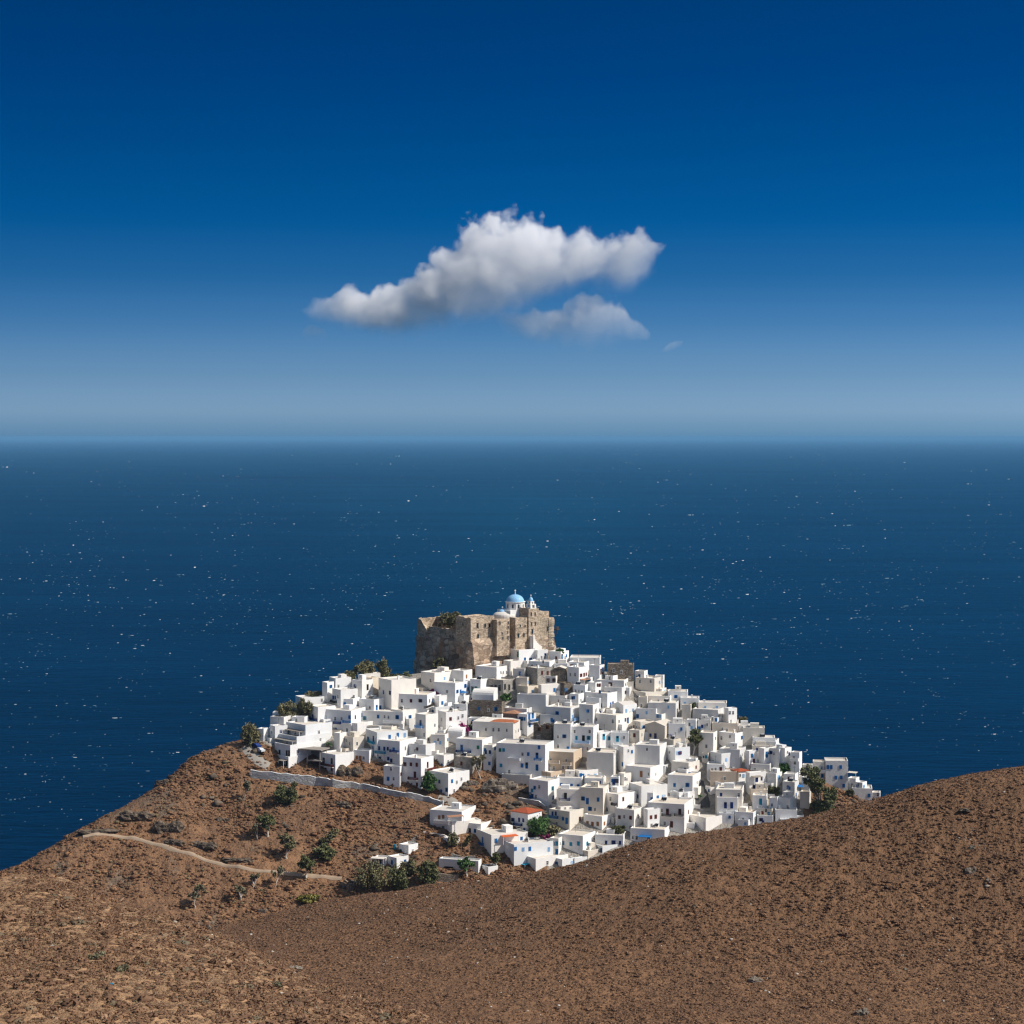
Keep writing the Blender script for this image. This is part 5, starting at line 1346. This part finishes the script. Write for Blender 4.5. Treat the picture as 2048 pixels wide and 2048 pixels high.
wall_run('terrace_wall', [(846, 1664), (868, 1665), (893, 1672)], [(846, 1668), (868, 1670), (893, 1677)], .4, M['w'], 'low white terrace wall in front of the covered-balcony house')
# unfinished concrete frame of a house beside the terraced house
P = hit(640, 1540); fr = empty('unfinished_building', P, -math.radians(24)); tag(fr, 'unfinished bare concrete building frame with open storeys beside the dark-red-doored house', 'unfinished building')
b = MB()
for x in (-9, -5.2, -.35):
    for y in (0, 4.5): b.box(x, x + .35, y, y + .35, -2, 6.6)
b.build('column', M['concrete'], fr)
for z0, x0 in ((6.602, -9.6), (2.9, -4.6)):
    b = MB(); b.box(x0, .8, -.7, 5.4, z0, z0 + .32); b.build('slab', M['concrete'], fr)
b = MB(); b.box(-8.6, -.4, 4.6, 4.85, -2, 6.6); b.build('back_wall', M['concrete'], fr)
# small stone hut and trough
P = hit(703, 1785); h = empty('stone_hut', P, -.5); tag(h, 'small ruined grey stone hut at the right end of the dirt track', 'hut')
wall_mesh(4.4, 3.4, 3.2, 'ruin', random.Random(2)).build('wall', M['s'], h)
b = MB(); b.box(-2.6, -1.9, -.03, .01, 0, 1.7); b.build('doorway', M['dark'], h)
P = hit(531, 1828); h = empty('stone_trough', P, -.15); tag(h, 'small dark stone pen at the foot of the hillside', 'stone pen')
b = MB(); b.box(-2.6, 0, 0, .45, -1, 1.25); b.box(-2.6, -2.15, .452, 1.9, -1, 1.2); b.box(-.45, 0, .452, 1.9, -1, 1.3); b.box(-2.148, -.452, 1.5, 1.9, -1, 1.1); b.build('wall', M['s'], h)
# slanting concrete stair on the slope above the small tower house
P = hit(820, 1692); h = empty('concrete_stair', P, 0); tag(h, 'bare concrete stair climbing the slope above the small tower house', 'staircase')
b = MB(); Q = hit(837, 1672) - P
for k in range(14):
    t = k / 14; b.box(Q[0] * t - .8, Q[0] * t + .8, Q[1] * t, Q[1] * (t + 1 / 14) - .004, Q[2] * t - 1, Q[2] * t + .5)
b.build('flight', M['concrete'], h)
# rubble heap behind the wall
P = np.array([hit(690 + RNG.normal(0, 9), 1546 + RNG.normal(0, 4)) for _ in range(70)]); scatter('builders_rubble', P, RNG.gamma(3, .11, 70) + .1, protos(1, 4, .25, .7), M['pale_stone'])
# cars on the road at the left tip
def car(P, rz, col, label):
    c = empty('parked_car', P, rz); tag(c, label, 'car', 'cars parked on the road')
    prof = [(-2.0, .35), (-2.05, .85), (-1.75, .98), (-1.2, 1.05), (-.75, 1.45), (.75, 1.47), (1.3, 1.0), (1.95, .88), (2.05, .55), (2.0, .35)]
    b = MB()
    for s in (-1, 1): b.quad([(x, s * (.82 if z < 1.1 else .68), z) for x, z in prof][::s])
    for (x0, z0), (x1, z1) in zip(prof, prof[1:] + prof[:1]):
        w0, w1 = (.82 if z0 < 1.1 else .68), (.82 if z1 < 1.1 else .68); b.quad([(x0, -w0, z0), (x0, w0, z0), (x1, w1, z1), (x1, -w1, z1)])
    b.build('body', col, c)
    for s in (-1, 1):
        b = MB(); b.quad([(-1.05, s * .80, 1.08), (-.72, s * .71, 1.4), (.7, s * .71, 1.4), (1.12, s * .80, 1.06)]); b.build('side_window', M['glass'], c)
    b = MB(); b.quad([(1.28, -.72, 1.04), (1.28, .72, 1.04), (.82, .62, 1.45), (.82, -.62, 1.45)]); b.build('windscreen', M['glass'], c)
    for x in (-1.3, 1.3):
        for s in (-1, 1):
            b = MB(); b.tube((x, s * .62, .32), (x, s * .86, .32), .32, .32, 14); b.build('wheel', M['iron'], c)
silver = paint('silver_car_paint', (.62, .64, .66), .35, .02)
lift = np.array([0, 0, .35])
car(hit(520, 1506) + lift, 2.3, silver, 'silver car parked on the road at the left tip of the village')
car(hit(512, 1497) + lift, 2.3, M['navy'], 'dark car parked behind the silver car on the road')
# sunshades
def umbrella(px_, py_, zoff, label):
    P = hit(px_, py_ + 12) + np.array([0, 0, zoff]); u = empty('sunshade', P, 0); tag(u, label, 'parasol', 'blue sunshades')
    b = MB(); b.tube((0, 0, 0), (0, 0, 2.5), .05, .05); b.build('pole', M['whitep'], u)
    b = MB(); drum(b, 0, 0, 1.7, .05, 2.1, 2.75, 8); b.build('canopy', M['blue'], u)
umbrella(926, 1390, 1.0, 'blue sunshade on a terrace below the green-doored house'); umbrella(1598, 1579, 1.0, 'blue sunshade on a terrace beside the tall eucalyptus')
# poles
for x, y0, y1, lb in [(923, 1719, 1668, 'thin wooden pole rising in front of the garage'), (1239, 1490, 1455, 'thin pole above the red-earth terrace in mid village'), (1209, 1334, 1320, 'thin mast beside the brown stone house on the skyline'), (1054, 1218, 1196, 'thin lattice mast between the dome and the bell tower')]:
    P = hit(x, y0) if y0 != 1218 else np.array([*world(-6, vK(1475, -6)), OP[2] + zroof - 1]); s = F / P[1]; b = MB(); b.tube((0, 0, -1), (0, 0, (y0 - y1) / s), .09, .06); b.tube((-.5, 0, (y0 - y1) / s * .9), (.5, 0, (y0 - y1) / s * .9), .05, .05)
    o = b.build('utility_pole', M['bark']); o.location = P; tag(o, lb, 'pole')
# blue water tank on the small tower house
P = hit(789, 1707) ; b = MB(); b.tube((0, 0, 0), (0, 0, 1.5), .5, .5, 14); o = b.build('water_tank', M['teal'])
o.location = np.array(P) + np.array([0, 2.0, 1.0]); tag(o, 'blue barrel on the flat roof of the small tower house', 'water tank')
SKY_STR = .15; EXPO = 0.0
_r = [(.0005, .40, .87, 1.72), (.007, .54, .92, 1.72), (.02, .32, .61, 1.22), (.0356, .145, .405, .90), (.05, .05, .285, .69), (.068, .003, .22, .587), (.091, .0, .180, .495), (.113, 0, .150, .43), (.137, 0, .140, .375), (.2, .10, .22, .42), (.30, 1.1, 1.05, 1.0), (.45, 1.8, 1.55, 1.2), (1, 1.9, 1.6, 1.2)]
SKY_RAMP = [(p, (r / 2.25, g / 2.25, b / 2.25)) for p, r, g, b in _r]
HAZE_COL = (.22, .495, .78); HAZE_D = 2.6e-5
# ------------------------------------------------------------------ labels for the houses without one of their own
MARK = [(h['px'], h['py'], h['short']) for h in HOUSES if h.get('short')]
MARKS = [(883, 1265, 'castle\'s dark corner'), (1020, 1260, 'castle gate'), (995, 1490, 'orange tiled roof'), (1085, 1475, 'stone ruin'), (1127, 1525, 'beige porch house'), (951, 1395, 'white barrel vault'),
 (970, 1415, 'long dark stone house'), (858, 1560, 'green pine'), (1000, 1575, 'great bare rock'), (1640, 1580, 'tall eucalyptus'), (1389, 1485, 'big dark tree'), (1060, 1640, 'red-tiled house'),
 (1198, 1528, 'plain grey block'), (1296, 1510, 'tall plain house'), (1305, 1470, 'gabled cream house'), (1240, 1445, 'big two-blue-windowed house'), (930, 1460, 'bougainvillea'), (1005, 1370, 'three-openings stone house'),
 (600, 1490, 'terraced apartment house'), (1245, 1340, 'brown skyline stone house'), (1098, 1400, 'bare grey wall'), (790, 1425, 'long white-balconied house'), (830, 1600, 'long wall end'), (1480, 1540, 'small red roof'),
 (925, 1690, 'covered-balcony house'), (1674, 1560, 'far right block'), (1400, 1595, 'dark lane'), (1520, 1605, 'turquoise door'), (1360, 1560, 'two-square-windows house'), (1255, 1610, 'tall cream-grey house'), (730, 1340, 'olive bushes'), (1065, 1345, 'grey stone house'), (700, 1400, 'blank-walled white house'), (1170, 1480, 'teal-shuttered house'), (1251, 1420, 'low gabled white house'), (1594, 1518, 'balconied skyline house'), (1484, 1441, 'skyline olive bush'), (1523, 1464, 'plain cream skyline house'), (1386, 1416, 'dark rooftop shrub'), (960, 1530, 'bare grey tree'), (1567, 1540, 'green terrace bush')]
NUM = ['no', 'one', 'two', 'three', 'four', 'five', 'six', 'seven', 'eight', 'nine', 'ten']
ORD = ['nearest', 'second-nearest', 'third-nearest', 'fourth-nearest', 'fifth-nearest', 'sixth-nearest', 'seventh-nearest']
slots = {}
for h in HOUSES:
    if h['label']: continue
    best = min(MARKS, key=lambda m: math.hypot(h['px'] - m[0], (h['py'] - m[1]) * 1.3))
    dx, dy = h['px'] - best[0], h['py'] - best[1]
    h['rel'] = 'right of' if dx > abs(dy) else 'left of' if -dx > abs(dy) else 'below' if dy > 0 else 'above'
    h['mark'] = best[2]; h['dist'] = math.hypot(dx, dy)
    cw = {'w': 'white', 'g': 'greyish-white', 'c': 'cream', 'b': 'beige', 's': 'dark stone', 'h': 'grey stone', 'p': 'plum'}[h['col']]
    sz = 'tall' if h['h'] > 34 and h['h'] > h['w'] * .78 else 'wide' if h['w'] > 52 else 'small' if h['w'] < 26 else 'low' if h['h'] < 15 else ''
    wn = [c for c, n in h['wins']]
    if not wn: ft = 'blank-walled'; tail = ''
    else:
        top = max(set(wn), key=lambda c: (wn.count(c), c)); same = wn.count(top); ft = ''
        kinds = {n for c, n in h['wins'] if c == top}
        nm = 'doors' if kinds == {'door'} else 'windows' if kinds == {'window'} else 'openings'
        tail = f"with {NUM[min(same, 10)]} {WORD[top]} {nm if same > 1 else nm[:-1]}"
    h['desc'] = ' '.join(q for q in (sz, ft, cw, 'house', tail) if q)
    slots.setdefault((h['mark'], h['rel'], h['desc']), []).append(h)
for (mk, rel, ds), L in slots.items():
    L.sort(key=lambda q: q['dist'])
    for i, h in enumerate(L):
        h['label'] = f"{ds}, {(ORD[i] + ' ' + rel) if len(L) > 1 else rel} the {mk}"
for h in HOUSES:
    tag(h['root'], h['label'], 'ruin' if h['kind'] == 'ruin' else 'house', 'houses of the hilltop village')
# ------------------------------------------------------------------ light, sky, air
SUN_AZ, SUN_EL = math.radians(14), math.radians(43)     # azimuth measured from +X towards the camera side
sd = Vector((math.cos(SUN_AZ) * math.cos(SUN_EL), -math.sin(SUN_AZ) * math.cos(SUN_EL), math.sin(SUN_EL)))
sl = bpy.data.lights.new('sun', 'SUN'); sl.energy = 4.6; sl.angle = math.radians(.5); sl.color = (1, .945, .86)
so = bpy.data.objects.new('sun', sl); COL.objects.link(so); so.rotation_euler = sd.to_track_quat('Z', 'Y').to_euler(); so.location = (300, 400, 400)
W = bpy.data.worlds.new('World'); sc.world = W; W.use_nodes = True; nt = W.node_tree
bg = nt.nodes['Background']; bg.inputs['Strength'].default_value = SKY_STR
sky = nt.nodes.new('ShaderNodeTexSky'); sky.sky_type = 'NISHITA'; sky.sun_disc = False
sky.sun_elevation = SUN_EL; sky.sun_rotation = math.pi / 2 + SUN_AZ
sky.altitude = 190; sky.air_density = 1.0; sky.dust_density = 1.0; sky.ozone_density = 2.0
tc = nt.nodes.new('ShaderNodeTexCoord'); sx = nt.nodes.new('ShaderNodeSeparateXYZ'); nt.links.new(tc.outputs['Generated'], sx.inputs[0])
# polarising-filter tint of the sky by elevation, brightened overhead to fill shade
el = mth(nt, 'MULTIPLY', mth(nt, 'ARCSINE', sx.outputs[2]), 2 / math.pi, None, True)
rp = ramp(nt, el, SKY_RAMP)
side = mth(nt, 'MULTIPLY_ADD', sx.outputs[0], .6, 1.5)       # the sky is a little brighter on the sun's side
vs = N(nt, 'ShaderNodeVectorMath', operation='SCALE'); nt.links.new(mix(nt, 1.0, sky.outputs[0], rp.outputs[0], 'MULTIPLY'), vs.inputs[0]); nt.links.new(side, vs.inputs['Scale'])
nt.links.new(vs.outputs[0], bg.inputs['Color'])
# haze over the sea: a closed box of air
b = MB(); b.box(-420000, 420000, -60000, 420000, -8, 196)
m = bpy.data.materials.new('sea_air'); m.use_nodes = True; t = m.node_tree; t.nodes.remove(t.nodes['Principled BSDF'])
pv = t.nodes.new('ShaderNodeVolumePrincipled'); pv.inputs['Color'].default_value = (*HAZE_COL, 1); pv.inputs['Density'].default_value = HAZE_D; pv.inputs['Anisotropy'].default_value = 0.0
t.links.new(pv.outputs[0], t.nodes['Material Output'].inputs['Volume'])
hz = b.build('haze', m); tag(hz, kind='stuff')
# ------------------------------------------------------------------ clouds
CD = 9000.0
def cloud(name, pts, label, dens, depth, seed, detail=1.0, soft=.0):
    """pts: (photo x, top y, bottom y) down the length of the cloud; a closed tube round that outline filled with vapour"""
    xs = [p[0] for p in pts]; x0, x1 = xs[0], xs[-1]; mx = (x0 + x1) / 2; my = sum(p[1] + p[2] for p in pts) / (2 * len(pts))
    C0 = at(mx, my, CD); s = CD / F; W2 = (x1 - x0) / 2 * s; n = 44
    tp = lambda x: (my - np.interp(x, xs, [p[1] for p in pts])) * s
    bt = lambda x: (my - np.interp(x, xs, [p[2] for p in pts])) * s
    mid = lambda x: (tp(x) + bt(x)) / 2
    hh = lambda x: (tp(x) - bt(x)) / 2
    HM = max(hh(x) for x in xs)
    b = MB(); k = 16
    for i in range(n + 1):
        x = x0 + (x1 - x0) * i / n; r = hh(x) * 1.34 + 26; X = (x - mx) * s * 1.02; dy = depth * (.35 + .65 * hh(x) / HM) * 1.4
        for j in range(k):
            a = 6.2832 * j / k; b.v.append((X, dy * math.sin(a), float(mid(x)) + r * math.cos(a)))
    for i in range(n):
        for j in range(k):
            q = (j + 1) % k; b.f.append((i * k + j, (i + 1) * k + j, (i + 1) * k + q, i * k + q)); b.m.append(0)
    b.f.append(tuple(range(k))); b.m.append(0); b.f.append(tuple(n * k + j for j in reversed(range(k)))); b.m.append(0)
    m = bpy.data.materials.new(name + '_vapour'); m.use_nodes = True; t = m.node_tree; t.nodes.remove(t.nodes['Principled BSDF'])
    tc = t.nodes.new('ShaderNodeTexCoord'); P = tc.outputs['Object']
    # billows push the outline about before it is tested
    nz = N(t, 'ShaderNodeTexNoise'); nz.inputs['Scale'].default_value = .0065; nz.inputs['Detail'].default_value = 4; nz.inputs['Roughness'].default_value = .58; t.links.new(P, nz.inputs['Vector'])
    sh = N(t, 'ShaderNodeVectorMath', operation='SUBTRACT'); t.links.new(nz.outputs['Color'], sh.inputs[0]); sh.inputs[1].default_value = (.5, .5, .5)
    sc_ = N(t, 'ShaderNodeVectorMath', operation='MULTIPLY_ADD'); t.links.new(sh.outputs[0], sc_.inputs[0]); sc_.inputs[1].default_value = (140 * detail, 110 * detail, 110 * detail); t.links.new(P, sc_.inputs[2])
    sp_ = t.nodes.new('ShaderNodeSeparateXYZ'); t.links.new(sc_.outputs[0], sp_.inputs[0])
    uu = mth(t, 'MULTIPLY_ADD', sp_.outputs[0], 1 / (2 * W2), .5); u = mth(t, 'MINIMUM', mth(t, 'MAXIMUM', uu, 0.0), 1.0)
    endp = mth(t, 'MULTIPLY', mth(t, 'MAXIMUM', mth(t, 'SUBTRACT', mth(t, 'ABSOLUTE', mth(t, 'MULTIPLY_ADD', uu, 2.0, -1.0)), .93), 0.0), 9.0)
    def curve(fn, lo, hi):
        c = t.nodes.new('ShaderNodeFloatCurve'); cm = c.mapping.curves[0]
        vals = [(float((x - x0) / (x1 - x0)), float((fn(x) - lo) / (hi - lo))) for x in xs]
        while len(cm.points) < len(vals): cm.points.new(.5, .5)
        for p, v in zip(cm.points, vals): p.location = v
        c.mapping.update(); t.links.new(u, c.inputs['Value']); return mth(t, 'MULTIPLY_ADD', c.outputs[0], hi - lo, lo)
    R = 400.0
    md = curve(mid, -R, R); hf = mth(t, 'MAXIMUM', curve(hh, 0, R), 4.0)
    dz = mth(t, 'DIVIDE', mth(t, 'SUBTRACT', sp_.outputs[2], md), hf)
    dpt = mth(t, 'MULTIPLY_ADD', hf, depth * .65 / HM, depth * .35)
    dyv = mth(t, 'DIVIDE', sp_.outputs[1], dpt)
    rr = mth(t, 'SQRT', mth(t, 'ADD', mth(t, 'MULTIPLY', dz, dz), mth(t, 'MULTIPLY', dyv, dyv)))
    fld = mth(t, 'SUBTRACT', mth(t, 'SUBTRACT', 1.14, rr), endp)
    fine = N(t, 'ShaderNodeTexNoise'); fine.inputs['Scale'].default_value = .02; fine.inputs['Detail'].default_value = 4; fine.inputs['Roughness'].default_value = .6; t.links.new(P, fine.inputs['Vector'])
    fld = mth(t, 'ADD', fld, mth(t, 'MULTIPLY', mth(t, 'SUBTRACT', fine.outputs['Fac'], .5 + soft), .75))
    for scl, amp in ((.0085, .72), (.021, .28)):          # rounded cauliflower heads in two sizes
        vo = N(t, 'ShaderNodeTexVoronoi'); vo.inputs['Scale'].default_value = scl; t.links.new(sc_.outputs[0], vo.inputs['Vector'])
        wgt = mth(t, 'MULTIPLY_ADD', fld, 3.6, 1.0, True)   # only on the body, so no loose specks float off it
        fld = mth(t, 'ADD', fld, mth(t, 'MULTIPLY', wgt, mth(t, 'MULTIPLY', mth(t, 'SUBTRACT', .46, vo.outputs['Distance']), amp * detail)))
    up = mth(t, 'MULTIPLY_ADD', dz, .5, .5, True)            # thin and frayed towards the underside and the tips, crisp on top
    edge = mth(t, 'MULTIPLY_ADD', mth(t, 'POWER', up, 1.4), 5.0, .4)
    tip = mth(t, 'MULTIPLY', mth(t, 'MULTIPLY', mth(t, 'SUBTRACT', uu, 0.0), 5.0, None, True), mth(t, 'MULTIPLY_ADD', mth(t, 'MULTIPLY', mth(t, 'SUBTRACT', 1.0, uu), 2.6, None, True), .65, .35))
    dn = mth(t, 'MULTIPLY', mth(t, 'MULTIPLY', fld, edge, None, True), mth(t, 'MULTIPLY_ADD', tip, .8, .2, True))
    dn = mth(t, 'MULTIPLY', dn, mth(t, 'MULTIPLY_ADD', up, .95, .05))
    pv = t.nodes.new('ShaderNodeVolumePrincipled'); pv.inputs['Color'].default_value = (.99, .99, 1.0, 1); pv.inputs['Anisotropy'].default_value = 0.0
    t.links.new(mth(t, 'MULTIPLY', mth(t, 'POWER', dn, 1.3), dens), pv.inputs['Density'])
    t.links.new(pv.outputs[0], t.nodes['Material Output'].inputs['Volume'])
    m.cycles.volume_step_rate = 1.0
    o = b.build(name, m); o.location = C0; tag(o, label, 'cloud', 'clouds over the sea'); return o
CL = 1.0
cloud('cloud', [(600, 612, 625), (640, 600, 655), (690, 586, 676), (750, 580, 686), (810, 570, 690), (850, 535, 690), (900, 494, 686), (950, 457, 680), (1000, 444, 670), (1030, 440, 656), (1060, 443, 640), (1095, 458, 622), (1116, 460, 612), (1135, 488, 606), (1150, 478, 604), (1166, 468, 604), (1200, 474, 606), (1240, 468, 604), (1270, 468, 590), (1300, 482, 548), (1324, 482, 496)],
      'large white cumulus cloud with a peaked top floating above the sea horizon', .021 * CL, 170, 1, 1.0)
cloud('cloud', [(990, 622, 672), (1060, 626, 690), (1100, 622, 698), (1130, 606, 706), (1180, 594, 710), (1220, 594, 704), (1265, 630, 690), (1300, 664, 684)], 'thin small cloud below the right end of the large cloud', .010 * CL, 90, 2, .8, .05)
cloud('cloud', [(600, 664, 676), (615, 652, 684), (635, 650, 684), (655, 668, 680)], 'faint wisp of cloud under the left tip of the large cloud', .006 * CL, 40, 3, .5, .06)
cloud('cloud', [(1325, 700, 708), (1342, 684, 706), (1356, 680, 700), (1366, 682, 690)], 'tiny wisp of cloud at the lower right of the large cloud', .006 * CL, 30, 4, .4, .06)
# ------------------------------------------------------------------ render settings
sc.view_settings.view_transform = 'Standard'; sc.view_settings.look = 'None'; sc.view_settings.gamma = 1; sc.view_settings.exposure = EXPO; sc.view_settings.use_curve_mapping = False
sc.render.engine = 'CYCLES'; cy = sc.cycles
cy.max_bounces = 26; cy.diffuse_bounces = 4; cy.glossy_bounces = 2; cy.transparent_max_bounces = 8; cy.volume_bounces = 24; cy.volume_max_steps = 256
cy.use_denoising = True; cy.use_adaptive_sampling = True; cy.adaptive_threshold = .01; cy.pixel_filter_type = 'BLACKMAN_HARRIS'; cy.filter_width = 1.3
